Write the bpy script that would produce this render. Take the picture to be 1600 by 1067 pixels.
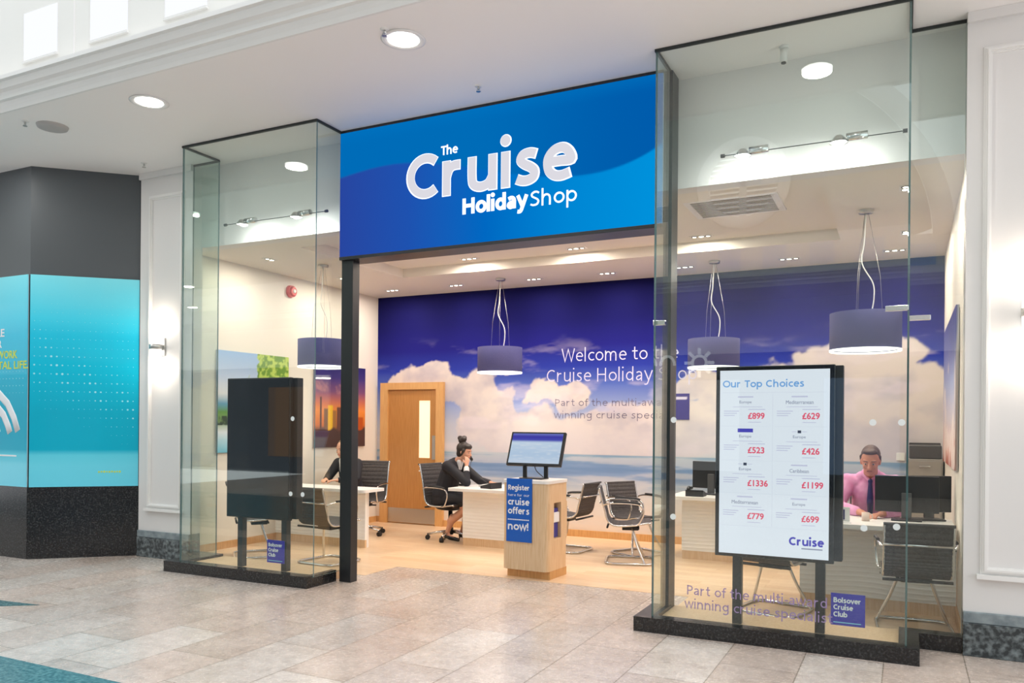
import bpy, bmesh, math, random
import numpy as np
from mathutils import Vector, Matrix, noise
for o in list(bpy.data.objects): bpy.data.objects.remove(o)
SC = bpy.context.scene
C = SC.collection
PI = math.pi
random.seed(4)

# ------------------------------------------------------------------ camera
YAW, ROLL, F, CY = .4578, .0083, 1247., 661.9
r0 = Vector((math.cos(YAW), math.sin(YAW), 0)); fw = Vector((-math.sin(YAW), math.cos(YAW), 0)); u0 = Vector((0, 0, 1))
cr = r0*math.cos(ROLL) + u0*math.sin(ROLL); cu = -r0*math.sin(ROLL) + u0*math.cos(ROLL)
cam = bpy.data.cameras.new('camera'); camo = bpy.data.objects.new('camera', cam); C.objects.link(camo)
camo.matrix_world = Matrix(((cr.x, cu.x, -fw.x, 0), (cr.y, cu.y, -fw.y, 0), (cr.z, cu.z, -fw.z, 1.55), (0, 0, 0, 1)))
cam.sensor_width = 36; cam.lens = F/1600*36; cam.shift_y = (CY-533.5)/1600; cam.clip_start = .05; cam.clip_end = 200
SC.camera = camo

# ------------------------------------------------------------------ world, exposure
W = bpy.data.worlds.new('world'); SC.world = W; W.use_nodes = True
wn = W.node_tree; bg = wn.nodes['Background']
tc = wn.nodes.new('ShaderNodeTexCoord'); sp = wn.nodes.new('ShaderNodeSeparateXYZ'); rp = wn.nodes.new('ShaderNodeValToRGB')
wn.links.new(tc.outputs['Generated'], sp.inputs[0]); wn.links.new(sp.outputs['Z'], rp.inputs[0]); wn.links.new(rp.outputs[0], bg.inputs[0])
rp.color_ramp.elements[0].position = 0.0; rp.color_ramp.elements[0].color = (.80, .82, .86, 1)
rp.color_ramp.elements[1].position = .6; rp.color_ramp.elements[1].color = (.93, .96, 1.0, 1)
bg.inputs[1].default_value = 2.12
SC.view_settings.view_transform = 'Standard'; SC.view_settings.look = 'None'
SC.view_settings.exposure = 0.0; SC.view_settings.gamma = 1.0; SC.view_settings.use_curve_mapping = False
cy = SC.cycles
cy.use_denoising = True; cy.max_bounces = 10; cy.diffuse_bounces = 5; cy.glossy_bounces = 5; cy.transparent_max_bounces = 24
cy.sample_clamp_indirect = 6; cy.caustics_reflective = False; cy.caustics_refractive = False

def area_light(name, loc, size, power, color=(1, 1, 1), rot=(0, 0, 0), shape='DISK', size_y=None, spread=PI):
    l = bpy.data.lights.new(name, 'AREA'); l.shape = shape; l.size = size; l.energy = power; l.color = color; l.spread = spread
    if size_y: l.size_y = size_y
    o = bpy.data.objects.new(name, l); C.objects.link(o); o.location = loc; o.rotation_euler = rot
    return o
WARM = (1.0, .87, .74)

# ------------------------------------------------------------------ materials
def s2l(c):
    return tuple(((x/255)/12.92 if x/255 <= .04045 else ((x/255+.055)/1.055)**2.4) for x in c)
def mat(name, col, rough=.5, metal=0., spec=.5, emit=None, es=1., coat=0.):
    m = bpy.data.materials.new(name); m.use_nodes = True
    b = m.node_tree.nodes['Principled BSDF']
    b.inputs['Base Color'].default_value = (*col, 1); b.inputs['Roughness'].default_value = rough
    b.inputs['Metallic'].default_value = metal; b.inputs['Specular IOR Level'].default_value = spec
    b.inputs['Coat Weight'].default_value = coat
    if emit: b.inputs['Emission Color'].default_value = (*emit, 1); b.inputs['Emission Strength'].default_value = es
    return m
def nodes(m):
    t = m.node_tree; return t, t.nodes, t.links, t.nodes['Principled BSDF']
def noisy(name, c1, c2, scale=5., rough=.5, detail=4, stretch=(1, 1, 1), spec=.5, metal=0., lo=.35, hi=.65, bump=0., rot=(0, 0, 0)):
    m = mat(name, c1, rough, metal, spec); t, n, l, b = nodes(m)
    tc = n.new('ShaderNodeTexCoord'); mp = n.new('ShaderNodeMapping'); mp.inputs['Scale'].default_value = stretch; mp.inputs['Rotation'].default_value = rot
    nz = n.new('ShaderNodeTexNoise'); nz.inputs['Scale'].default_value = scale; nz.inputs['Detail'].default_value = detail
    cr_ = n.new('ShaderNodeValToRGB'); e = cr_.color_ramp.elements
    e[0].position = lo; e[0].color = (*c1, 1); e[1].position = hi; e[1].color = (*c2, 1)
    l.new(tc.outputs['Object'], mp.inputs[0]); l.new(mp.outputs[0], nz.inputs['Vector']); l.new(nz.outputs[0], cr_.inputs[0]); l.new(cr_.outputs[0], b.inputs['Base Color'])
    if bump:
        bp = n.new('ShaderNodeBump'); bp.inputs['Strength'].default_value = bump; bp.inputs['Distance'].default_value = .01
        l.new(nz.outputs[0], bp.inputs['Height']); l.new(bp.outputs[0], b.inputs['Normal'])
    return m
def attr_mat(name, rough=.6, emit=0., spec=.3, coat=0.):
    m = mat(name, (.8, .8, .8), rough, 0, spec, coat=coat); t, n, l, b = nodes(m)
    a = n.new('ShaderNodeVertexColor'); a.layer_name = 'Col'
    l.new(a.outputs[0], b.inputs['Base Color'])
    if emit:
        l.new(a.outputs[0], b.inputs['Emission Color']); b.inputs['Emission Strength'].default_value = emit
    return m
def emis(name, col, s, facing=False):
    m = bpy.data.materials.new(name); m.use_nodes = True; t = m.node_tree; t.nodes.clear()
    e = t.nodes.new('ShaderNodeEmission'); o = t.nodes.new('ShaderNodeOutputMaterial'); e.inputs[0].default_value = (*col, 1); e.inputs[1].default_value = s
    t.links.new(e.outputs[0], o.inputs[0]); return m
def glass(name, tint, refl=1.0):
    m = bpy.data.materials.new(name); m.use_nodes = True; t = m.node_tree; n = t.nodes; l = t.links; n.clear()
    tr = n.new('ShaderNodeBsdfTransparent'); tr.inputs[0].default_value = (*tint, 1)
    gl = n.new('ShaderNodeBsdfGlossy'); gl.inputs['Roughness'].default_value = 0.0; gl.inputs[0].default_value = (.95, 1, .98, 1)
    lw = n.new('ShaderNodeLayerWeight'); lw.inputs[0].default_value = .5
    p = n.new('ShaderNodeMath'); p.operation = 'POWER'; p.inputs[1].default_value = 4.5; l.new(lw.outputs['Facing'], p.inputs[0])
    q = n.new('ShaderNodeMath'); q.operation = 'MULTIPLY_ADD'; q.inputs[1].default_value = .92; q.inputs[2].default_value = .048*refl; l.new(p.outputs[0], q.inputs[0])
    mx = n.new('ShaderNodeMixShader'); o = n.new('ShaderNodeOutputMaterial')
    l.new(q.outputs[0], mx.inputs[0]); l.new(tr.outputs[0], mx.inputs[1]); l.new(gl.outputs[0], mx.inputs[2]); l.new(mx.outputs[0], o.inputs[0])
    return m

M = {}
M['white_wall'] = mat('white painted wall', (.76, .745, .73), .45)
M['white_paint'] = mat('white satin paint', (.84, .83, .81), .35)
M['soffit'] = mat('soffit paint', (.93, .90, .885), .6)
M['upper'] = mat('upper wall paint', (.88, .87, .83), .5)
M['bright_panel'] = emis('upper panel with added glow', (.93, .95, 1.0), 1.05)  # plain recessed wall panels, no lamps: daylight glare put in as emission
M['cream'] = mat('cream shop paint', (.80, .75, .68), .6)
M['shop_ceiling'] = mat('shop ceiling paint', (.82, .77, .70), .7)
M['black_metal'] = mat('black powder coat', (.018, .020, .023), .35)
M['black_gloss'] = mat('black gloss', (.008, .008, .01), .08, spec=.6)
M['screen_off'] = mat('dark screen glass', (.006, .007, .009), .03, spec=1.0)
M['black_plastic'] = mat('black plastic', (.010, .010, .012), .45)
M['dark_grey'] = mat('dark grey plastic', (.07, .07, .075), .5)
M['chrome'] = mat('polished aluminium', (.72, .72, .72), .18, 1.0)
M['brushed'] = mat('brushed steel', (.55, .54, .52), .35, 1.0)
M['mesh'] = noisy('dark ribbed fabric', (.045, .040, .042), (.075, .068, .068), 60, .6)
M['white_lam'] = mat('white laminate', (.82, .80, .78), .35)
M['desk_panel'] = mat('white relief panel', (.90, .90, .89), .45)
M['wood'] = noisy('maple laminate', s2l((214, 180, 140)), s2l((226, 198, 162)), 9, .4, stretch=(8, 8, .5))
M['wood_side'] = noisy('oak veneer', s2l((196, 148, 92)), s2l((214, 168, 112)), 9, .45, stretch=(8, 8, .5))
M['door_wood'] = noisy('oak door veneer', s2l((176, 122, 66)), s2l((190, 138, 80)), 14, .4, stretch=(10, 10, .35))
M['frame_wood'] = noisy('oak frame', s2l((206, 156, 98)), s2l((216, 170, 112)), 14, .4, stretch=(6, 6, .35))
M['granite_black'] = noisy('black granite', (.012, .012, .013), (.07, .07, .068), 60, .18, detail=6, lo=.5, hi=.75)
M['granite_grey'] = noisy('dark mottled granite', (.030, .038, .042), (.22, .26, .27), 26, .2, detail=8, lo=.42, hi=.72)
M['grey_top'] = noisy('blue grey stone', (.16, .20, .22), (.28, .33, .35), 14, .3, detail=5)
M['charcoal'] = mat('charcoal cladding', (.075, .084, .092), .38)
M['glass'] = glass('clear green glass', (.928, .962, .946), 1.0)
M['glass_edge'] = mat('polished glass edge', (.10, .19, .20), .15, spec=.8)
M['seal'] = mat('black seal', (.02, .025, .025), .5)
M['bulb'] = emis('lamp face', (1, .97, .92), 14)
M['bulb_warm'] = emis('warm lamp face', (1, .88, .72), 12)
M['diffuser'] = emis('pendant diffuser', (1, .93, .82), 2.2)
M['shade_blue'] = noisy('blue fabric shade', (.105, .11, .30), (.12, .125, .33), 90, .8)
M['skin'] = mat('skin', s2l((214, 160, 134)), .5)
M['skin_man'] = mat('ruddy skin', s2l((196, 128, 100)), .5)
M['hair_dark'] = noisy('dark brown hair', (.012, .007, .006), (.03, .018, .014), 50, .5, stretch=(1, 1, 6))
M['hair_brown'] = noisy('short brown hair', (.05, .02, .012), (.10, .045, .028), 60, .6)
M['suit'] = mat('black suit cloth', (.012, .012, .018), .75)
M['shirt_white'] = mat('white shirt', (.78, .76, .76), .7)
M['shirt_pink'] = noisy('pink shirt', s2l((216, 140, 186)), s2l((226, 160, 200)), 20, .75)
M['tie'] = mat('navy tie', s2l((36, 34, 96)), .5)
M['white_glow'] = emis('letter rim', (.80, .88, 1.0), 1.45)
M['letter'] = emis('letter face', s2l((226, 224, 232)), .95)
M['white_print'] = mat('white print', (.86, .87, .9), .6)
M['blue_sign'] = mat('blue sign board', s2l((12, 92, 190)), .4)
M['purple_sign'] = mat('purple sticker', s2l((52, 46, 178)), .4, emit=s2l((52, 46, 178)), es=.0)
M['dot'] = mat('frosted dot', (.72, .78, .78), .7)
M['wall_text'] = mat('pale wall lettering', s2l((205, 205, 232)), .6)
M['wall_text_grey'] = mat('grey wall lettering', s2l((104, 98, 126)), .6)
M['vinyl_purple'] = mat('lilac vinyl lettering', s2l((150, 132, 172)), .6)
M['scr_white'] = emis('lit screen', s2l((238, 242, 254)), 1.0)
M['scr_blue'] = emis('screen blue text', s2l((120, 172, 232)), 1.0)
M['scr_red'] = emis('screen red text', s2l((238, 96, 124)), 1.0)
M['scr_grey'] = emis('screen grey text', s2l((150, 156, 182)), 1.0)
M['scr_lilac'] = emis('screen faint text', s2l((206, 206, 234)), 1.0)
M['scr_navy'] = emis('screen navy text', s2l((78, 74, 190)), 1.0)
M['scr_line'] = emis('screen rule', s2l((224, 228, 244)), 1.0)
M['scr_dark'] = emis('screen mark', s2l((70, 76, 96)), 1.0)
M['red'] = mat('red plastic', s2l((205, 40, 40)), .35)
M['yellow_print'] = mat('lime yellow print', s2l((206, 222, 84)), .5)
M['cyan_print'] = mat('pale cyan print', s2l((150, 226, 240)), .5)
M['white_plastic'] = mat('white plastic', (.82, .82, .80), .35)
M['eye_white'] = mat('eye white', (.45, .42, .40), .4)
M['lamp_glass'] = emis('wall lamp glass', (1, .95, .88), 3.0)
M['grey_cab'] = mat('grey metal cabinet', (.30, .28, .26), .5)
M['paper'] = mat('paper', (.8, .8, .8), .7)
M['vent_dark'] = mat('vent recess', (.05, .05, .05), .7)
M['opp_wall'] = mat('opposite wall paint', (.80, .80, .76), .6)
M['opp_gable'] = mat('opposite gable paint', (.36, .39, .35), .7)
M['opp_panel'] = mat('opposite pale blue panel', (.45, .60, .80), .5)
M['door_pane'] = mat('lit door glass', (.8, .7, .5), .3, emit=(1, .82, .55), es=.75)
M['phone_screen'] = mat('phone display', (.1, .12, .2), .2)
M['brochure'] = mat('brochure cover', s2l((60, 60, 150)), .4)

# mall floor: large mottled granite slabs with thin joints
m = mat('granite slabs', (.5, .45, .4), .22); t, n, l, b = nodes(m)
tc = n.new('ShaderNodeTexCoord')
br = n.new('ShaderNodeTexBrick'); br.offset = 0.5; br.inputs['Scale'].default_value = 1.0
br.inputs['Brick Width'].default_value = .96; br.inputs['Row Height'].default_value = .96/2; br.inputs['Mortar Size'].default_value = .004; br.inputs['Mortar Smooth'].default_value = .2
br.inputs['Color1'].default_value = (0, 0, 0, 1); br.inputs['Color2'].default_value = (1, 1, 1, 1); br.inputs['Mortar'].default_value = (.5, .5, .5, 1)
mp = n.new('ShaderNodeMapping'); mp.inputs['Location'].default_value = (.0, .116, 0); mp.inputs['Rotation'].default_value = (0, 0, PI/2)
l.new(tc.outputs['Object'], mp.inputs[0]); l.new(mp.outputs[0], br.inputs['Vector'])
def NZ(scale, det, rough=.6, vec=None):
    z = n.new('ShaderNodeTexNoise'); z.inputs['Scale'].default_value = scale; z.inputs['Detail'].default_value = det; z.inputs['Roughness'].default_value = rough
    l.new(vec or tc.outputs['Object'], z.inputs['Vector']); return z.outputs[0]
def RAMP(src, stops):
    r = n.new('ShaderNodeValToRGB'); e = r.color_ramp.elements
    while len(e) < len(stops): e.new(.5)
    for i, (p, c) in enumerate(stops): e[i].position = p; e[i].color = (*c, 1)
    l.new(src, r.inputs[0]); return r.outputs[0]
def MIX(mode, fac, a, b2):
    x = n.new('ShaderNodeMix'); x.data_type = 'RGBA'; x.blend_type = mode
    if isinstance(fac, float): x.inputs[0].default_value = fac
    else: l.new(fac, x.inputs[0])
    for i, v in ((6, a), (7, b2)):
        if isinstance(v, tuple): x.inputs[i].default_value = (*v, 1)
        else: l.new(v, x.inputs[i])
    return x.outputs[2]
slab = RAMP(br.outputs['Color'], [(0, s2l((198, 186, 176))), (.35, s2l((210, 198, 189))), (.7, s2l((202, 196, 190))), (1, s2l((218, 212, 205)))])
big = RAMP(NZ(1.6, 3), [(.3, (.80, .76, .73)), (.7, (1.0, 1.0, 1.0))])
fine = RAMP(NZ(11, 10, .72), [(.32, (.76, .72, .70)), (.48, (.95, .93, .92)), (.68, (1.10, 1.08, 1.07))])
c = MIX('MULTIPLY', 1.0, slab, big); c = MIX('MULTIPLY', 1.0, c, fine)
c = MIX('MIX', br.outputs['Fac'], c, s2l((140, 128, 116)))
l.new(c, b.inputs['Base Color'])
l.new(RAMP(NZ(30, 6), [(.3, (.16,)*3), (.7, (.34,)*3)]), b.inputs['Roughness'])
M['slabs'] = m
M['green_slab'] = noisy('green granite', s2l((62, 98, 104)), s2l((104, 140, 144)), 40, .2, detail=8, lo=.4, hi=.65)

# shop floor planks
m = mat('wood planks', (.7, .5, .35), .3); t, n, l, b = nodes(m)
tc = n.new('ShaderNodeTexCoord')
br = n.new('ShaderNodeTexBrick'); br.inputs['Scale'].default_value = 1; br.inputs['Brick Width'].default_value = 1.2; br.inputs['Row Height'].default_value = .13
br.inputs['Mortar Size'].default_value = .0012; br.inputs['Color1'].default_value = (*s2l((230, 198, 162)), 1); br.inputs['Color2'].default_value = (*s2l((242, 216, 184)), 1); br.inputs['Mortar'].default_value = (*s2l((190, 148, 108)), 1)
l.new(tc.outputs['Object'], br.inputs['Vector'])
mp = n.new('ShaderNodeMapping'); mp.inputs['Scale'].default_value = (1.2, 14, 1); l.new(tc.outputs['Object'], mp.inputs[0])
gr = RAMP(NZ(3, 5, .6, mp.outputs[0]), [(.3, (.84, .80, .76)), (.7, (1.04, 1.02, 1.0))])
l.new(MIX('MULTIPLY', 1.0, br.outputs['Color'], gr), b.inputs['Base Color'])
M['planks'] = m

# ------------------------------------------------------------------ mesh helpers
class MB:
    def __init__(s): s.v = []; s.f = []; s.sm = []
    def add(s, vs, fs, smooth=False):
        o = len(s.v); s.v += [tuple(p) for p in vs]; s.f += [tuple(i+o for i in f) for f in fs]; s.sm += [smooth]*len(fs); return s
    def box(s, x0, y0, z0, x1, y1, z1, bev=0):
        if x1 < x0: x0, x1 = x1, x0
        if y1 < y0: y0, y1 = y1, y0
        if z1 < z0: z0, z1 = z1, z0
        if bev:
            bm = bmesh.new(); bmesh.ops.create_cube(bm, size=1)
            for v in bm.verts: v.co = Vector(((x0+x1)/2+v.co.x*(x1-x0), (y0+y1)/2+v.co.y*(y1-y0), (z0+z1)/2+v.co.z*(z1-z0)))
            bmesh.ops.bevel(bm, geom=bm.edges[:], offset=bev, segments=2, affect='EDGES', profile=.5)
            bm.verts.index_update(); s.add([v.co[:] for v in bm.verts], [[v.index for v in f.verts] for f in bm.faces]); bm.free(); return s
        v = [(x0, y0, z0), (x1, y0, z0), (x1, y1, z0), (x0, y1, z0), (x0, y0, z1), (x1, y0, z1), (x1, y1, z1), (x0, y1, z1)]
        return s.add(v, [(0, 3, 2, 1), (4, 5, 6, 7), (0, 1, 5, 4), (1, 2, 6, 5), (2, 3, 7, 6), (3, 0, 4, 7)])
    def prism(s, pts, z0, z1, axis='z'):
        n_ = len(pts)
        A = sum(pts[i][0]*pts[(i+1) % n_][1]-pts[(i+1) % n_][0]*pts[i][1] for i in range(n_))
        if (A < 0) != (axis == 'y'): pts = pts[::-1]
        def P(p, h): return (p[0], p[1], h) if axis == 'z' else ((p[0], h, p[1]) if axis == 'y' else (h, p[0], p[1]))
        vs = [P(p, z0) for p in pts]+[P(p, z1) for p in pts]
        return s.add(vs, [tuple(range(n_))[::-1], tuple(range(n_, 2*n_))]+[(i, (i+1) % n_, n_+(i+1) % n_, n_+i) for i in range(n_)])
    def tube(s, pts, r, seg=8, closed=False, cap=True):
        P = [Vector(p) for p in pts]; n_ = len(P); rs = r if isinstance(r, (list, tuple)) else [r]*n_
        vs = []; prev = None
        for i, p in enumerate(P):
            if closed: t_ = (P[(i+1) % n_]-P[i-1])
            else: t_ = P[min(i+1, n_-1)]-P[max(i-1, 0)]
            t_.normalize()
            if prev is None:
                a = Vector((0, 0, 1)) if abs(t_.z) < .9 else Vector((1, 0, 0)); x = t_.cross(a).normalized()
            else: x = (prev-t_*prev.dot(t_)).normalized()
            prev = x; y = t_.cross(x)
            vs += [tuple(p+(x*math.cos(2*PI*k/seg)+y*math.sin(2*PI*k/seg))*rs[i]) for k in range(seg)]
        fs = []
        for i in range(n_ if closed else n_-1):
            j = (i+1) % n_
            for k in range(seg): k2 = (k+1) % seg; fs.append((i*seg+k, i*seg+k2, j*seg+k2, j*seg+k))
        s.add(vs, fs, True)
        if not closed and cap:
            o = len(s.v)-len(vs); s.f += [tuple(o+k for k in range(seg))[::-1], tuple(o+(n_-1)*seg+k for k in range(seg))]; s.sm += [False, False]
        return s
    def cyl(s, a, b, r, seg=20, r2=None): return s.tube([a, b], [r, r if r2 is None else r2], seg)
    def lathe(s, prof, cx=0, cy_=0, seg=32, cz=0, smooth=True):
        vs = [(cx+r_*math.cos(2*PI*k/seg), cy_+r_*math.sin(2*PI*k/seg), cz+z) for r_, z in prof for k in range(seg)]
        fs = [(i*seg+k, i*seg+(k+1) % seg, (i+1)*seg+(k+1) % seg, (i+1)*seg+k) for i in range(len(prof)-1) for k in range(seg)]
        return s.add(vs, fs, smooth)
    def disc(s, cx, cy_, cz, r, seg=24, up=False, axis='z'):
        o = [(math.cos(2*PI*k/seg)*r, math.sin(2*PI*k/seg)*r) for k in range(seg)]
        vs = [(cx+a, cy_+b_, cz) for a, b_ in o] if axis == 'z' else [(cx+a, cy_, cz+b_) for a, b_ in o]
        f = tuple(range(seg)); return s.add(vs, [f if up else f[::-1]])
    def ell(s, c, rad, seg=16, rings=10, rot=None):
        vs = []; 
        for i in range(rings+1):
            th = PI*i/rings
            for k in range(seg):
                p = Vector((math.sin(th)*math.cos(2*PI*k/seg)*rad[0], math.sin(th)*math.sin(2*PI*k/seg)*rad[1], math.cos(th)*rad[2]))
                if rot: p = rot @ p
                vs.append(tuple(p+Vector(c)))
        return s.add(vs, [(i*seg+k, (i+1)*seg+k, (i+1)*seg+(k+1) % seg, i*seg+(k+1) % seg) for i in range(rings) for k in range(seg)], True)
    def cap(s, a, b, ra, rb, seg=14):          # tapered capsule with round ends
        a = Vector(a); b = Vector(b); d = b-a; L = d.length; t_ = d.normalized() if L > 1e-6 else Vector((0, 0, 1))
        pts = []; rs = []
        for i in range(5):
            th = PI/2*i/4; pts.append(a-t_*ra*math.cos(th)); rs.append(max(ra*math.sin(th), .0008))
        for i in range(1, 6):
            pts.append(a+d*i/6); rs.append(ra+(rb-ra)*i/6)
        for i in range(5):
            th = PI/2*i/4; pts.append(b+t_*rb*math.sin(th)); rs.append(max(rb*math.cos(th), .0008))
        return s.tube(pts, rs, seg)
    def build(s, name, m_, parent=None, loc=None):
        me = bpy.data.meshes.new(name); me.from_pydata(s.v, [], s.f); me.polygons.foreach_set('use_smooth', s.sm); me.materials.append(m_); me.update()
        o = bpy.data.objects.new(name, me); C.objects.link(o)
        if parent: o.parent = parent
        if loc: o.location = loc
        return o
def tag(o, label, cat, group=None):
    o['label'] = label; o['category'] = cat
    if group: o['group'] = group
    return o
def thing(name, label, cat, loc=(0, 0, 0), rz=0, group=None):
    o = bpy.data.objects.new(name, None); C.objects.link(o); o.empty_display_size = .1; o.location = loc; o.rotation_euler = (0, 0, rz)
    return tag(o, label, cat, group)
def struct(name, mb, m_, parent=None):
    o = mb.build(name, m_, parent)
    if not parent: o['kind'] = 'structure'
    return o
def sroot(name, loc=(0, 0, 0)):
    o = bpy.data.objects.new(name, None); C.objects.link(o); o.empty_display_size = .1; o.location = loc; o['kind'] = 'structure'; return o
def dup(root, loc, rz, label, group=None):
    r_ = root.copy(); C.objects.link(r_); r_.location = loc; r_.rotation_euler = (0, 0, rz); r_['label'] = label
    if group: r_['group'] = group
    for ch in list(root.children):
        c_ = ch.copy(); C.objects.link(c_); c_.parent = r_
        for g in list(ch.children):
            d = g.copy(); C.objects.link(d); d.parent = c_
    return r_
def smooth_path(pts, n_=6):
    P = [Vector(p) for p in pts]; out = []
    for i in range(len(P)-1):
        p0 = P[max(i-1, 0)]; p1 = P[i]; p2 = P[i+1]; p3 = P[min(i+2, len(P)-1)]
        for k in range(n_):
            t_ = k/n_; out.append(.5*((2*p1)+(-p0+p2)*t_+(2*p0-5*p1+4*p2-p3)*t_*t_+(-p0+3*p1-3*p2+p3)*t_**3))
    out.append(P[-1]); return out
def remeshed(name, mb, m_, vox, parent=None, smooth=4):
    me = bpy.data.meshes.new(name+'_raw'); me.from_pydata(mb.v, [], mb.f); me.update()
    o = bpy.data.objects.new('tmp', me); C.objects.link(o)
    md = o.modifiers.new('r', 'REMESH'); md.mode = 'VOXEL'; md.voxel_size = vox; md.use_smooth_shade = True
    if smooth: s_ = o.modifiers.new('s', 'SMOOTH'); s_.iterations = smooth; s_.factor = .5
    dg = bpy.context.evaluated_depsgraph_get(); dg.update()
    nm = bpy.data.meshes.new_from_object(o.evaluated_get(dg)); bpy.data.objects.remove(o); bpy.data.meshes.remove(me)
    nm.name = name; nm.materials.clear(); nm.materials.append(m_)
    nm.polygons.foreach_set('use_smooth', [True]*len(nm.polygons))
    r_ = bpy.data.objects.new(name, nm); C.objects.link(r_)
    if parent: r_.parent = parent
    return r_
def text(name, body, x0, x1, z0, z1, y, m_, parent=None, bold=0., depth=.002, rot=0., keep=False, spacing=1.0, ref=None):
    """lettering standing in the XZ plane facing -Y, fitted to x0..x1 (width) and z0..z1 (height of REF, default the text)"""
    cu_ = bpy.data.curves.new(name, 'FONT'); cu_.size = 1; cu_.extrude = 0.0; cu_.offset = 0.0; cu_.resolution_u = 3; cu_.space_character = spacing
    o = bpy.data.objects.new('tmp', cu_); C.objects.link(o)
    dg = bpy.context.evaluated_depsgraph_get()
    def get(b_):
        cu_.body = b_; dg.update(); return bpy.data.meshes.new_from_object(o.evaluated_get(dg))
    h0 = h1 = None
    if ref:
        rm = get(ref); ys = [v.co.y for v in rm.vertices]; h0, h1 = min(ys), max(ys); bpy.data.meshes.remove(rm)
    me = get(body); bpy.data.objects.remove(o); me.name = name
    xs = [v.co.x for v in me.vertices]; ys = [v.co.y for v in me.vertices]
    if h0 is None: h0, h1 = min(ys), max(ys)
    a0, a1 = min(xs), max(xs); sx = (x1-x0)/(a1-a0) if x1 is not None else None
    sz = (z1-z0)/(h1-h0)
    if sx is None: sx = sz
    bm = bmesh.new(); bm.from_mesh(me)
    for v in bm.verts: v.co = Vector((x0+(v.co.x-a0)*sx, 0, z0+(v.co.y-h0)*sz))
    r_ = bmesh.ops.extrude_face_region(bm, geom=bm.faces[:])
    for g in r_['geom']:
        if isinstance(g, bmesh.types.BMVert): g.co.y += -depth
    for v in bm.verts: v.co.y += y
    bmesh.ops.recalc_face_normals(bm, faces=bm.faces[:])
    if bold:
        base = bm.verts[:]; fcs = bm.faces[:]; bw = bold*sz
        for k in range(8):
            d_ = bmesh.ops.duplicate(bm, geom=fcs)
            for g in d_['geom']:
                if isinstance(g, bmesh.types.BMVert): g.co += Vector((bw*math.cos(k*PI/4), -.00004*(k+1), bw*math.sin(k*PI/4)))
    bm.to_mesh(me); bm.free(); me.materials.clear(); me.materials.append(m_)
    ob = bpy.data.objects.new(name, me); C.objects.link(ob)
    if parent: ob.parent = parent
    return ob
def _el(cx, cz, rx, rz, a0, a1, n_=20):
    return [(cx+rx*math.cos(math.radians(a0+(a1-a0)*k/n_)), cz+rz*math.sin(math.radians(a0+(a1-a0)*k/n_))) for k in range(n_+1)]
def _sp(pts, n_=5): return [(p.x, p.y) for p in smooth_path([(a, b_, 0) for a, b_ in pts], n_)]
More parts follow.
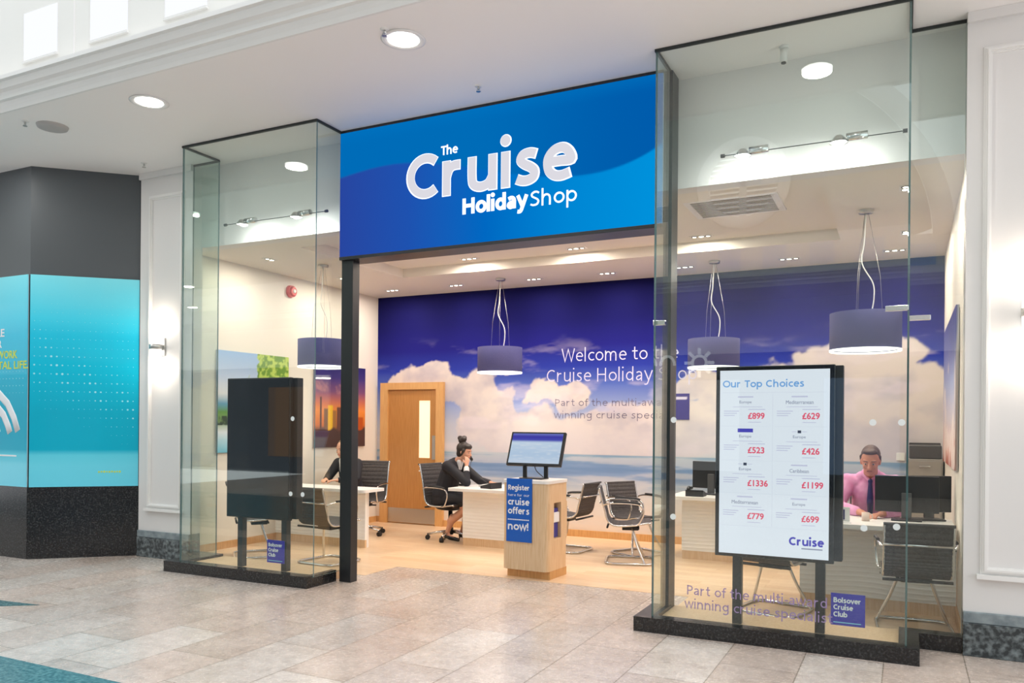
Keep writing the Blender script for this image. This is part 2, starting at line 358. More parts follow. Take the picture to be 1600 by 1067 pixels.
GL = {  # centre lines of a plain humanist alphabet, x-height 1, capital height 1.33: (advance, strokes)
 'C': (1.23, [_el(.66, .665, .52, .53, 50, 310, 26)]), 'c': (.86, [_el(.52, .5, .38, .37, 52, 308)]),
 'r': (.84, [[(.14, 0), (.14, 1)], _sp([(.14, .52), (.22, .74), (.36, .85), (.58, .86)])]),
 'u': (1.06, [_sp([(.14, 1), (.14, .42), (.20, .20), (.42, .12), (.66, .19), (.80, .40)]), [(.80, 0), (.80, 1)]]),
 'i': (.42, [[(.14, 0), (.14, 1)], 'dot']), 'l': (.42, [[(.14, 0), (.14, 1.42)]]),
 's': (.86, [_sp([(.64, .83), (.46, .88), (.26, .84), (.19, .70), (.30, .58), (.48, .48), (.60, .36), (.58, .20), (.42, .12), (.24, .12), (.08, .18)])]),
 'e': (1.00, [_sp([(.14, .53), (.50, .53), (.82, .53), (.78, .72), (.64, .86), (.48, .885), (.30, .82), (.17, .66), (.14, .48), (.19, .28), (.34, .15), (.54, .12), (.78, .18)])]),
 'T': (.98, [[(0, 1.19), (.94, 1.19)], [(.47, 0), (.47, 1.2)]]),
 'h': (1.06, [[(.14, 0), (.14, 1.42)], _sp([(.14, .55), (.24, .78), (.46, .88), (.68, .81), (.78, .58), (.78, 0)])]),
 'n': (1.06, [[(.14, 0), (.14, 1)], _sp([(.14, .55), (.24, .78), (.46, .88), (.68, .81), (.78, .58), (.78, 0)])]),
 'm': (1.60, [[(.14, 0), (.14, 1)], _sp([(.14, .55), (.24, .8), (.42, .88), (.62, .81), (.70, .58), (.70, 0)]), _sp([(.70, .55), (.82, .8), (1.0, .88), (1.22, .81), (1.30, .58), (1.30, 0)])]),
 'H': (1.32, [[(.14, 0), (.14, 1.33)], [(1.02, 0), (1.02, 1.33)], [(.14, .70), (1.02, .70)]]),
 'o': (1.08, [_el(.52, .5, .38, .375, 0, 360, 28)]), 'O': (1.44, [_el(.70, .665, .56, .53, 0, 360, 30)]),
 'd': (1.10, [_el(.48, .5, .34, .37, 0, 360, 26), [(.82, 0), (.82, 1.42)]]),
 'b': (1.08, [_el(.50, .5, .36, .37, 0, 360, 26), [(.14, 0), (.14, 1.42)]]),
 'p': (1.08, [_el(.50, .5, .36, .37, 0, 360, 26), [(.14, -.42), (.14, 1)]]),
 'g': (1.06, [_el(.48, .52, .34, .35, 0, 360, 26), _sp([(.82, 1), (.82, .0), (.74, -.24), (.48, -.33), (.16, -.27)])]),
 'a': (.96, [_sp([(.14, .80), (.36, .88), (.58, .84), (.68, .64), (.68, .3), (.68, 0)]), _sp([(.68, .54), (.40, .50), (.20, .40), (.15, .24), (.28, .12), (.48, .16), (.68, .34)])]),
 'y': (.98, [[(.06, 1), (.48, .10)], _sp([(.88, 1), (.50, .06), (.36, -.24), (.22, -.33), (.04, -.31)])]),
 'S': (.98, [_sp([(.80, 1.10), (.60, 1.20), (.36, 1.18), (.18, 1.03), (.22, .84), (.44, .71), (.68, .56), (.76, .38), (.64, .18), (.42, .12), (.24, .13), (.08, .20)])]),
 'W': (1.66, [[(.06, 1.33), (.42, .05), (.80, 1.25), (1.18, .05), (1.54, 1.33)]]), 'w': (1.38, [[(.06, 1), (.36, .05), (.66, .95), (.96, .05), (1.26, 1)]]),
 'v': (.94, [[(.06, 1), (.44, .06), (.82, 1)]]), 'k': (.98, [[(.14, 0), (.14, 1.42)], [(.78, 1), (.2, .48)], [(.34, .6), (.84, 0)]]),
 't': (.72, [_sp([(.28, 1.28), (.28, .9), (.28, .36), (.36, .15), (.62, .14)]), [(0, .88), (.60, .88)]]),
 'f': (.64, [_sp([(.26, 0), (.26, .9), (.30, 1.22), (.44, 1.31), (.62, 1.28)]), [(0, .88), (.56, .88)]]),
 'P': (1.02, [[(.14, 0), (.14, 1.33)], _sp([(.14, 1.2), (.50, 1.2), (.74, 1.10), (.80, .90), (.72, .70), (.48, .60), (.14, .60)])]),
 'R': (1.08, [[(.14, 0), (.14, 1.33)], _sp([(.14, 1.2), (.50, 1.2), (.72, 1.10), (.76, .92), (.70, .74), (.48, .65), (.14, .65)]), [(.50, .65), (.86, 0)]]),
 'B': (1.08, [[(.14, 0), (.14, 1.33)], _sp([(.14, 1.2), (.50, 1.2), (.70, 1.10), (.70, .82), (.48, .71), (.14, .71)]), _sp([(.48, .71), (.78, .60), (.80, .26), (.58, .13), (.14, .13)])]),
 '-': (.60, [[(.06, .5), (.50, .5)]]), ' ': (.52, []), '!': (.42, [[(.14, .42), (.14, 1.33)], 'point'])}
def letters(name, body, x0, x1, z0, z1, y, m_, parent, wt=.14, depth=.003, grow=0., ref='cap'):
    """stroke built lettering in the XZ plane facing -Y, capitals z0..z1 high, fitted to x0..x1; wt is the half stroke width"""
    if any(ch not in GL for ch in body): return text(name, body, x0, x1, z0, z1, y, m_, parent, max(0, (wt-.1)*.25), depth, ref=body[0])
    sc = (z1-z0)/1.33 if ref == 'cap' else (z1-z0)
    adv = 0; items = []
    for ch in body:
        a, st_ = GL[ch]; sx_ = 1.0
        items += [(adv, q) for q in st_]; adv += a
    ex = [q2[0]+o for o, q in items if not isinstance(q, str) for q2 in q]
    xa, xb = min(ex)-wt, max(ex)+wt
    fx = (x1-x0)/(xb-xa)/sc
    mb = MB(); k = 0
    for o, q in items:
        k += 1; yy = y-.00006*(k % 7)
        if isinstance(q, str):
            r_ = (.175 if q == 'dot' else .17)*wt/.14 if wt > .08 else wt*1.4
            c_ = (.14, 1.33) if q == 'dot' else (.14, .14)
            pts = [(x0+((c_[0]+o-xa)*fx+(r_+grow)*math.cos(2*PI*j/20))*sc, z0+(c_[1]+(r_+grow)*math.sin(2*PI*j/20))*sc) for j in range(20)]
            mb.prism(pts, yy-depth, yy, 'y'); continue
        P = [Vector(((px_+o-xa)*fx, pz)) for px_, pz in q]
        # drop duplicates
        P = [p for i, p in enumerate(P) if i == 0 or (p-P[i-1]).length > 1e-4]
        closed = (P[0]-P[-1]).length < 1e-3
        if closed: P = P[:-1]
        n_ = len(P); h = wt+grow
        if not closed and grow:
            P[0] = P[0]+(P[0]-P[1]).normalized()*grow; P[-1] = P[-1]+(P[-1]-P[-2]).normalized()*grow
        Ls, Rs = [], []
        for i, p in enumerate(P):
            a = (p-P[i-1]).normalized() if (i > 0 or closed) else (P[1]-p).normalized()
            b_ = (P[(i+1) % n_]-p).normalized() if (i < n_-1 or closed) else a
            t_ = (a+b_); t_ = t_.normalized() if t_.length > 1e-5 else a
            nn = Vector((-t_.y, t_.x)); m2_ = h/max(.45, nn.dot(Vector((-a.y, a.x))))
            Ls.append(p+nn*m2_); Rs.append(p-nn*m2_)
        vs = []
        for yv in (yy-depth, yy):
            for a, b_ in zip(Ls, Rs): vs += [(x0+a.x*sc, yv, z0+a.y*sc), (x0+b_.x*sc, yv, z0+b_.y*sc)]
        N2 = 2*n_; fs = []
        for i in range(n_ if closed else n_-1):
            j = (i+1) % n_
            fs += [(2*i, 2*i+1, 2*j+1, 2*j), (N2+2*i, N2+2*j, N2+2*j+1, N2+2*i+1), (2*i, 2*j, N2+2*j, N2+2*i), (2*i+1, N2+2*i+1, N2+2*j+1, 2*j+1)]
        if not closed: fs += [(0, N2, N2+1, 1), (2*n_-2, 2*n_-1, N2+2*n_-1, N2+2*n_-2)]
        mb.add(vs, fs)
    return mb.build(name, m_, parent)
def picture(name, fn, w, h, nx, nz, m_, parent=None, thick=.02, mapf=None):
    """upright panel of real thickness, local x 0..w, z 0..h, front facing -Y at y=0, colours by fn(u,v)->rgb linear"""
    U, V = np.meshgrid(np.linspace(0, 1, nx+1), np.linspace(0, 1, nz+1))
    col = fn(U, V)
    vs = [(u*w, 0, v*h) for u, v in zip(U.ravel(), V.ravel())]
    fs = [(j*(nx+1)+i, j*(nx+1)+i+1, (j+1)*(nx+1)+i+1, (j+1)*(nx+1)+i) for j in range(nz) for i in range(nx)]
    k = len(vs); vs += [(0, thick, 0), (w, thick, 0), (w, thick, h), (0, thick, h)]
    A, B, Cc, D = 0, nx, nz*(nx+1)+nx, nz*(nx+1)
    bot = tuple(range(0, nx+1)); top = tuple(range(D, D+nx+1)); lef = tuple(j*(nx+1) for j in range(nz+1)); rig = tuple(j*(nx+1)+nx for j in range(nz+1))
    fs += [(k, k+3, k+2, k+1), bot[::-1]+(k, k+1), top+(k+2, k+3), lef+(k+3, k), rig[::-1]+(k+1, k+2)]
    me = bpy.data.meshes.new(name); me.from_pydata(vs, [], fs); me.update()
    ca = me.color_attributes.new('Col', 'FLOAT_COLOR', 'POINT')
    cc = np.ones((len(vs), 4), np.float32); cc[:k, :3] = col.reshape(-1, 3); cc[k:, :3] = .5
    ca.data.foreach_set('color', cc.ravel()); me.materials.append(m_)
    o = bpy.data.objects.new(name, me); C.objects.link(o)
    if parent: o.parent = parent
    return o
rng = np.random.RandomState(7)
def vnoise(x, y, seed=0):
    xi = np.floor(x).astype(int); yi = np.floor(y).astype(int); xf = x-xi; yf = y-yi
    g = np.random.RandomState(seed).rand(256, 256)
    def G(a, b_): return g[a % 256, b_ % 256]
    u = xf*xf*(3-2*xf); v = yf*yf*(3-2*yf)
    return (G(xi, yi)*(1-u)+G(xi+1, yi)*u)*(1-v)+(G(xi, yi+1)*(1-u)+G(xi+1, yi+1)*u)*v
def fbm(x, y, o=5, seed=0):
    r_ = 0; a = .5
    for i in range(o): r_ = r_+a*vnoise(x*2**i, y*2**i, seed+i); a *= .5
    return r_
def L(c): return np.array(s2l(c))
def grad(v, stops):
    out = np.zeros(v.shape+(3,))
    ps = [p for p, c_ in stops]; cs = np.array([L(c_) for p, c_ in stops])
    for k in range(3): out[..., k] = np.interp(v, ps, cs[:, k])
    return out
def lerp(a, b_, t_): return a*(1-t_[..., None])+b_*t_[..., None]
def sst(a, b_, x): t_ = np.clip((x-a)/(b_-a), 0, 1); return t_*t_*(3-2*t_)
# ================================================================== SETTING
ZC = 4.37      # mall soffit
ZS = 3.50      # shop ceiling
YB = 10.3      # shop back wall
XL, XR = -7.43, .39
# floors
struct('floor', MB().prism([(-16, -12), (5, -12), (5, 6.6), (-1.74, 6.6), (-1.74, 7.17), (-4.9, 7.17), (-4.9, 6.6), (-16, 6.6)], -.1, 0), M['slabs'])
f1 = MB(); f1.prism([(XL-.1, 6.3), (-6.7, 6.3), (-6.7, 6.601), (-4.9, 6.601), (-4.9, 7.171), (-1.74, 7.171), (-1.74, 6.601), (.4, 6.601), (.4, YB+.1), (XL-.1, YB+.1)], -.1, .002)
struct('floor_shop', f1, M['planks'])
gt = MB()
gt.prism([(-16, -1), (-3.0, -1), (-3.9, 3.21), (-16, 3.21)], 0, .003)
gt.prism([(-9, 4.20), (-6.9, 4.20), (-6.48, 4.245), (-6.48, 4.245), (-7.2, 3.72), (-9, 3.72)], 0, .003)
struct('trim_floor_green', gt, M['green_slab'])
# soffit (mall ceiling) from the cornice to behind the shop bulkhead
struct('ceiling', MB().box(-16, 4.49, ZC, 9, 6.9, ZC+.12), M['soffit'])
# cornice: moulded profile run along X
prof = [(4.489, ZC), (4.49, ZC-.02), (4.47, ZC-.02), (4.455, ZC+.01), (4.44, ZC+.03), (4.43, ZC+.05), (4.40, ZC+.055), (4.395, ZC+.085), (4.38, ZC+.105), (4.35, ZC+.12), (4.335, ZC+.15), (4.33, ZC+.17), (4.30, ZC+.175), (4.30, ZC+.21), (4.449, ZC+.225), (4.489, ZC+.225)]
struct('trim_cornice', MB().prism(prof, -16, 9, 'x'), M['white_paint'])
# upper wall with recessed panels
UW = sroot('wall_upper')
up = MB(); up.box(-16, 4.45, ZC+.13, 9, 4.6, 6.6); struct('wall_face', up, M['upper'], UW)
for i in range(-6, 14):
    x = -6.84 + .892*i
    if i < 12:
        struct('wall_panel', MB().box(x-.225, 4.44, 4.735, x+.225, 4.451, 5.16), M['bright_panel'], UW)
        struct('panel_ledge', MB().box(x-.235, 4.43, 4.715, x+.235, 4.451, 4.735), M['white_paint'], UW)
for x in (-9.06, -6.39, -3.71, -1.03, 1.65):
    struct('wall_joint', MB().box(x-.008, 4.446, 4.63, x+.008, 4.452, 6.6), M['soffit'], UW)
# shop shell
struct('wall_back', MB().box(XL-.15, YB, 0, XR+.15, YB+.15, ZC), M['cream'])
struct('wall_left', MB().box(XL-.15, 6.42, 0, XL, YB, ZC), M['cream'])
struct('wall_right', MB().box(XR, 6.45, 0, XR+.15, YB, ZC), M['cream'])
# bulkhead above the windows
struct('wall_bulkhead', MB().box(XL, 6.45, ZS-.02, XR, 6.6, ZC), M['white_wall'])
# shop ceiling: perimeter soffit and raised coffer
CX0, CX1, CY0, CY1 = -6.08, -.62, 6.95, 8.98
ce = MB()
ce.box(XL, 6.6, ZS, XR, CY0, ZC); ce.box(XL, CY1, ZS, XR, YB, ZC); ce.box(XL, CY0, ZS, CX0, CY1, ZC); ce.box(CX1, CY0, ZS, XR, CY1, ZC)
ce.box(CX0, CY0, ZS+.12, CX1, CY1, ZC)
struct('ceiling_shop', ce, M['shop_ceiling'])
# skirting in the shop
struct('baseboard_back', MB().box(XL, YB-.02, 0, -7.34, YB-.001, .09).box(-6.2, YB-.034, 0, XR, YB-.001, .095), M['wood_side'])
struct('baseboard_left', MB().box(XL, 6.6, 0, XL+.02, YB-.02, .09), M['wood_side'])
struct('baseboard_right', MB().box(XR-.02, 6.6, 0, XR, YB-.04, .09), M['wood_side'])

# front wall panels (left pilaster, right pilaster) with raised moulding
def pilaster(name, x0, x1, y, px0, px1, pz0=.56, pz1=4.12):
    r_ = sroot(name)
    struct('wall_panel', MB().box(x0, y, .30, x1, y+.14, ZC), M['white_wall'], r_)
    mo = MB()
    for a, (w, d) in enumerate(((.05, .012), (.03, .024), (.014, .034))):
        e = a*.012
        for bx in ((px0+e+w, pz0+e, px1-e-w, pz0+e+w), (px0+e+w, pz1-e-w, px1-e-w, pz1-e), (px0+e, pz0+e, px0+e+w, pz1-e), (px1-e-w, pz0+e, px1-e, pz1-e)):
            mo.box(bx[0], y-d, bx[1], bx[2], y+.001-a*.0002, bx[3])
    mo.box(px0-.02, y-.045, pz0-.03, px1+.02, y, pz0)
    struct('raised_moulding', mo, M['white_paint'], r_)
    struct('base_stone', MB().box(x0, y-.025, 0, x1, y+.14, .225, .004), M['granite_grey'], r_)
    struct('base_cap', MB().box(x0, y-.02, .225, x1, y+.14, .30, .006), M['grey_top'], r_)
    struct('head_moulding', MB().box(x0, y-.03, ZC-.07, x1, y, ZC-.001), M['white_wall'], r_)
    return r_
pilaster('wall_front_right', .362, 2.6, 6.25, .46, 2.3)
pilaster('wall_front_left', -7.88, -7.055, 6.32, -7.73, -7.17, .56, 4.1)
struct('wall_front_right_end', MB().box(.362, 6.39, 0, .54, 6.46, ZC), M['white_wall'])
struct('wall_front_left_end', MB().box(-7.75, 6.46, 0, XL, 6.5, ZC), M['white_wall'])
struct('trim_left_return', MB().box(-7.43, 6.44, .0, -7.40, 6.6, ZS), M['white_wall'])

# ------------------------------------------------------------------ neighbouring shop on the left
P0 = Vector((-8.74, 5.59, 0)); P1 = Vector((-7.895, 6.372, 0)); dn = (P1-P0); LN = dn.length; ang = math.atan2(dn.y, dn.x)
NB = sroot('wall_neighbour')
def nb_box(za, zb, d, m_, nm):
    o1 = MB().box(-16, 5.59-d, za, -8.74, 5.9, zb); 
    struct(nm, o1, m_, NB)
    o2 = MB().box(-d*.41, -d, za, LN, .14, zb).build(nm, m_, NB, loc=P0); o2.rotation_euler = (0, 0, ang)
nb_box(3.165, ZC, .0, M['charcoal'], 'cladding')
nb_box(0, .80, .02, M['granite_black'], 'granite_plinth')
nb_box(.80, 3.165, -.02, M['black_metal'], 'window_back')
g = MB().box(LN-.035, -.02, 0, LN+.02, .16, ZC).build('corner_post', M['black_metal'], NB, loc=P0); g.rotation_euler = (0, 0, ang)

def teal(U, V):
    c_ = grad(V, [(0, (100, 204, 226)), (.10, (104, 206, 226)), (.155, (90, 200, 220)), (.17, (0, 166, 194)), (.35, (0, 164, 192)), (.55, (0, 178, 208)), (.72, (14, 186, 218)), (.80, (60, 200, 226)), (1, (118, 214, 228))])
    return c_
MT = attr_mat('printed window graphic', .3, emit=.10, coat=.3)  # print without backlight; faint glow added to brighten its colours
WP = thing('window_poster', 'teal blue shop window graphic with dot pattern, angled face beside the white pilaster', 'poster', (P0.x, P0.y, .80), ang, 'teal graphics of the neighbouring shop')
g = picture('printed_panel', teal, LN-.04, 2.365, 40, 80, MT, WP, .015); g.location = (.005, -.022, 0)
dots = MB(); k = 0
for j in range(18):
    for i in range(19):
        u = .05+i*.056; z = .48+j*.098
        w = math.exp(-((z-(1.45-.55*u))/.28)**2)*.95+math.exp(-((z-1.55)/.5)**2)*.35
        r_ = .0015+.0095*w*(.6+.4*math.sin(i*1.3+j))
        if r_ > .002 and u < LN-.07: dots.disc(u, -.0235, z, r_, 8, False, 'y')
dots.build('dot_pattern', M['cyan_print'], WP)
sc = MB()
for i in range(9): sc.box(.70+i*.027, -.0245, .155+(i % 2)*.003, .718+i*.027, -.022, .172+(i % 3)*.002)
sc.build('small_print', M['yellow_print'], WP)
WP2 = thing('window_poster', 'teal blue shop window graphic with lettering and thick white curved strokes', 'poster', (-11.2, 5.59, .80), 0, 'teal graphics of the neighbouring shop')
g = picture('printed_panel', teal, 2.45, 2.365, 60, 80, MT, WP2, .015); g.location = (0, -.022, 0)
text('lettering', 'RE', 1.915-.03, 2.035, 1.69, 1.775, -.023, M['white_print'], WP2, .02)
text('lettering', 'R', 1.925, 1.985, 1.565, 1.645, -.023, M['white_print'], WP2, .02)
text('lettering', 'WORK', 1.99-.08, 2.27, 1.44, 1.525, -.023, M['yellow_print'], WP2, .02)
text('lettering', 'ITAL LIFE.', 1.93-.03, 2.47, 1.32, 1.405, -.023, M['yellow_print'], WP2, .02)
dots = MB()
for j in range(5):
    for i in range(9):
        dots.disc(1.9+i*.06, -.0235, .95+j*.08+.1, .004+.003*math.sin(j*.9), 8, False, 'y')
dots.build('dot_pattern', M['cyan_print'], WP2)
st = MB()
st.tube([(x, -.022+.0*x, z) for x, z in [(1.75, 1.09), (1.93, 1.05), (2.10, .93), (2.22, .77), (2.29, .62)]], .05, 10)
st.tube([(x, -.022, z) for x, z in [(1.7, .95), (1.9, .9), (2.03, .80), (2.11, .68), (2.15, .60)]], .05, 10)
st.tube([(x, -.022, z) for x, z in [(1.7, .66), (1.85, .62), (1.96, .66)]], .05, 10)
for i, v in enumerate(st.v): st.v[i] = (v[0], -.022+(v[1]+.022)*.05, v[2])
st.build('curved_strokes', M['white_print'], WP2)
MB().box(1.9, -.024, .335, 2.27, -.022, .352).build('small_print', M['white_print'], WP2)

# ------------------------------------------------------------------ glazed bays
def pane(a, b_, z0, z1, parent, th=.012, name='glass_pane'):
    a = Vector((*a, 0)); b_ = Vector((*b_, 0)); d = b_-a; Ln = d.length
    o = MB().box(0, -th/2, 0, Ln, th/2, z1-z0).build(name, M['glass'], parent, loc=(a.x, a.y, z0)); o.rotation_euler = (0, 0, math.atan2(d.y, d.x))
    o.data.materials.append(M['glass_edge'])
    for p in o.data.polygons:
        if abs(p.normal.y) < .5: p.material_index = 1
    return o
def bay(name, x0, x1, wx, side):
    """x0..x1 bay glass, wx wall side return"""
    r_ = sroot(name)
    yf, yb, yr = 5.85, 6.32, 6.33
    zg = .105
    pane((x0, yf), (x1, yf), zg, ZC-.012, r_)
    pane((x0+.006, yf+.008), (x0+.006, yb), zg, ZC-.012, r_)
    pane((x1-.006, yf+.008), (x1-.006, yb), zg, ZC-.012, r_)
    if side > 0: pane((x1, yr), (wx, yr), zg, ZC-.012, r_)
    else: pane((wx, yr), (x0, yr), zg, ZC-.012, r_)
    hd = MB().box(x0-.008, yf-.012, ZC-.02, x1+.008, yf+.012, ZC-.001).box(x0-.008, yf+.012, ZC-.02, x0+.014, yb, ZC-.001).box(x1-.014, yf+.012, ZC-.02, x1+.008, yb, ZC-.001)
    hd.box(min(x1, wx) if side > 0 else wx, yr-.01, ZC-.02, max(x1, wx) if side > 0 else x0, yr+.01, ZC-.001)
    hd.build('head_channel', M['seal'], r_)
    pl = MB(); xa = x0-.125 if side > 0 else x0-.18; xb = x1+.075 if side > 0 else x1-.04
    pl.box(xa, 5.80, 0, xb, 5.92, .11); pl.box(xa, 5.92, 0, x0+.03, 6.30 if side > 0 else 6.27, .11)
    if side > 0: pl.box(x1-.05, 5.92, 0, xb, 6.27, .11); pl.box(x1-.05, 6.27, 0, wx-.003, 6.40, .11)
    else: pl.box(x1-.10, 5.92, 0, xb, 6.234, .11); pl.box(wx+.003, 6.27, 0, x0+.03, 6.40, .11)
    pl.build('plinth', M['granite_black'], r_)
    MB().box(x0+.03, 5.92, .0, x1-.05 if side > 0 else x1-.10, 6.42, .085, .003).build('display_platform', M['wood'], r_)
    return r_
B1 = bay('window_1', -6.67, -4.93, -7.05, -1)
B2 = bay('window_2', -1.70, .02, .362, 1)
# jambs of the opening
struct('trim_post_left', MB().box(-4.935, 6.235, 0, -4.80, 6.34, 3.12, .003).box(-4.925, 6.34, 0, -4.82, 6.36, 3.12), M['black_metal'])
struct('trim_post_right', MB().box(-1.742, 6.235, 0, -1.675, 6.42, ZC-.002, .003), M['black_metal'])
# stickers and fittings on the glass
def discs(bayo, pts):
    for x, z in pts:
        o = MB().cyl((x, 5.8435, z), (x, 5.8415, z), .022, 20).build('frosted_dot', M['dot'], bayo)
discs(B1, [(-5.188, 1.58), (-5.204, .87), (-5.06, .87), (-5.9, .87)][:3])
discs(B2, [(-1.542, 1.588), (-1.54, .87), (-.194, 1.578), (-.021, 1.579), (-.243, .869), (-.046, .89)])
def clamp(bayo, x, y, z, rz, w=.11):
    o = MB().box(-w/2, -.02, -.017, w/2, .02, .017, .003).build('glass_clamp', M['chrome'], bayo, loc=(x, y, z)); o.rotation_euler = (0, 0, rz)
clamp(B2, -1.672, 5.90, 2.32, .0, .09); clamp(B2, -.055, 5.865, 2.335, 0, .14); clamp(B2, .085, 6.32, 2.32, 0, .14)

# vinyl lettering on the right window
letters('vinyl_lettering', 'Part of the multi-award', -1.43, -.47, .305, .375, 5.843, M['vinyl_purple'], B2, .075, .0006)
letters('vinyl_lettering', 'winning cruise specialist', -1.45, -.43, .205, .275, 5.843, M['vinyl_purple'], B2, .075, .0006)
# small club stickers inside the windows
def sticker(x0, label):
    t_ = thing('club_sticker', label, 'sign', (x0, 5.80, 0), 0, 'purple club stickers')
    MB().box(0, .058, .198, .215, .062, .415).build('card', M['purple_sign'], t_)
    for i, s_ in enumerate(('Bolsover', 'Cruise', 'Club')):
        letters('lettering', s_, .017, (.19, .14, .105)[i], .352-.048*i, .386-.048*i, .0575, M['white_print'], t_, .15, .0005)
    MB().box(.017, .0572, .215, .19, .058, .221).build('small_print', M['cyan_print'], t_)
    return t_
sticker(-5.505, 'small square purple club sticker at the foot of the window with the dark screen')
sticker(-.447, 'small square purple club sticker at the foot of the window with the lit price screen')
# ================================================================== SHOP SIGN
FX0, FX1, FZ0, FZ1 = -4.935, -1.745, 3.15, 4.345
def fasc(U, V):
    X = FX0+U*(FX1-FX0); Z = FZ0+V*(FZ1-FZ0)
    zb = 0; kx = ([-4.94, -4.72, -4.45, -4.2, -3.95, -3.6, -3.2, -2.83, -2.48, -2.2, -1.98, -1.74], [3.915, 3.945, 3.966, 3.96, 3.93, 3.86, 3.745, 3.66, 3.625, 3.632, 3.68, 3.79]); pf = np.polyfit(np.array(kx[0])+3.3, kx[1], 6); zb = np.polyval(pf, X+3.3)
    top = lerp(lerp(np.broadcast_to(L((0, 108, 184)), X.shape+(3,)), L((0, 92, 172)), sst(-3.6, -1.8, X)), L((0, 116, 194)), sst(4.2, 4.36, Z)*.5)
    bot = grad(np.clip(U+.0*V, 0, 1), [(0, (40, 70, 160)), (.25, (30, 82, 176)), (.5, (0, 104, 194)), (.75, (0, 134, 212)), (1, (0, 146, 220))])
    return lerp(top, bot, sst(.012, -.012, Z-zb))
SG = thing('shop_sign', 'large blue backlit shop sign over the entrance with white lettering', 'sign', (0, 6.2, 0))
MS = bpy.data.materials.new('backlit print'); MS.use_nodes = True; t = MS.node_tree; t.nodes.clear()
a = t.nodes.new('ShaderNodeVertexColor'); a.layer_name = 'Col'; e = t.nodes.new('ShaderNodeEmission'); e.inputs[1].default_value = 1.0; o_ = t.nodes.new('ShaderNodeOutputMaterial')
t.links.new(a.outputs[0], e.inputs[0]); t.links.new(e.outputs[0], o_.inputs[0])
g = picture('backlit_panel', fasc, FX1-FX0, FZ1-FZ0, 220, 90, MS, SG, .03); g.location = (FX0, 0, FZ0)
MB().box(FX0, .03, FZ0-.03, FX1, .24, FZ1+.02).box(FX0, -.004, FZ0-.03, FX1, .03, FZ0).box(FX0, -.002, FZ1, FX1, .03, ZC-.001).build('sign_box', M['black_metal'], SG)
letters('lettering', 'Cruise', -4.160, -2.472, 3.604, 4.012, -.002, M['white_glow'], SG, .126, .004, .022)
letters('lettering', 'Cruise', -4.150, -2.482, 3.604, 4.012, -.007, M['letter'], SG, .122, .006)
letters('lettering', 'The', -3.797, -3.617, 3.975, 4.058, -.002, M['white_glow'], SG, .10, .006)
letters('lettering', 'Holiday', -3.562, -2.915, 3.414, 3.555, -.002, M['white_glow'], SG, .15, .006)
letters('lettering', 'Shop', -2.900, -2.468, 3.408, 3.545, -.002, M['white_glow'], SG, .075, .006)

# ================================================================== MURAL
MX0, MX1 = XL, XR
def clouds(X, Z, blobs, seed=3, freq=2.2, warp=.45):
    w1 = (fbm(X*freq, Z*freq, 5, seed)-.48)*warp; w2 = (fbm(X*freq+31, Z*freq+17, 5, seed+9)-.48)*warp
    w3 = (fbm(X*freq*3, Z*freq*3, 4, seed+20)-.48)*.35
    d = np.full(X.shape, -9.)
    for cx, cz, rx, rz, fl in blobs:
        zz = Z-cz; zz = np.where(zz < 0, zz*fl, zz)
        q = 1-np.sqrt(((X+w1-cx)/rx)**2+((zz+w2)/rz)**2)+w3
        d = np.maximum(d, q)
    return d
def mural(U, V):
    X = MX0+U*(MX1-MX0); Z = V*3.5
    sky = grad(Z+.12*(fbm(X*.8, Z*.8, 3, 5)-.5), [(1.14, (198, 198, 204)), (1.5, (184, 188, 204)), (1.8, (142, 158, 204)), (2.1, (84, 106, 186)), (2.35, (44, 58, 156)), (2.65, (30, 30, 118)), (3.0, (22, 22, 92)), (3.5, (18, 18, 74))])
    d = clouds(X, Z, [(-6.5, 2.2, .55, .30, 1), (-6.05, 2.08, .35, .28, 1), (-5.55, 1.85, .38, .55, .8), (-5.2, 1.75, .3, .35, 1), (-5.1, 2.28, .22, .12, 1.5), (-4.55, 2.03, .3, .16, 1), (-4.2, 1.9, .35, .18, 1),
                      (-4.9, 1.45, .75, .42, .8), (-4.0, 1.35, .9, .38, 1), (-2.9, 1.45, 1.1, .42, .8), (-2.3, 1.98, .5, .22, 1), (-1.6, 1.75, .8, .55, .8),
                      (-.75, 2.2, .65, .38, .5), (-.2, 2.25, .5, .35, .5), (.1, 1.75, .6, .5, .7), (-.6, 1.6, .9, .5, 1), (-6.9, 2.12, .4, .2, 1)])
    sh = fbm(X*3+.3, Z*4, 5, 12)
    cc = lerp(lerp(np.broadcast_to(L((214, 204, 200)), X.shape+(3,)), L((176, 170, 184)), np.clip((sh-.35)*2.2, 0, 1)), L((206, 200, 208)), sst(1.7, 1.25, Z)*.6)
    c_ = lerp(sky, cc, sst(0.0, .14, d))
    wisp = sst(.56, .72, fbm(X*1.4+7, Z*5, 5, 40))*sst(2.9, 2.3, Z)*.35
    c_ = lerp(c_, L((226, 214, 222)), wisp*(Z > 1.14))
    sea_n = fbm(X*1.1+3, Z*16, 5, 60)
    sea = grad(Z, [(.25, (226, 214, 204)), (.55, (214, 210, 208)), (.72, (176, 188, 206)), (.86, (134, 158, 196)), (1.0, (120, 148, 188)), (1.14, (140, 168, 190))])
    sea = lerp(sea, L((98, 132, 176)), sst(.5, .7, sea_n)*sst(.66, .85, Z)*.4)
    sea = lerp(sea, L((222, 216, 214)), sst(.52, .36, sea_n)*.45)
    return np.where((Z < 1.14)[..., None], sea, c_)
MM = attr_mat('mural print', .75, spec=.08)
MU = thing('wall_mural', 'full width wall mural of deep blue sky, clouds and sea behind the desks', 'mural', (MX0, YB-.003, 0))
g = picture('printed_sheet', mural, MX1-MX0, 3.5, 520, 230, MM, MU, .002)
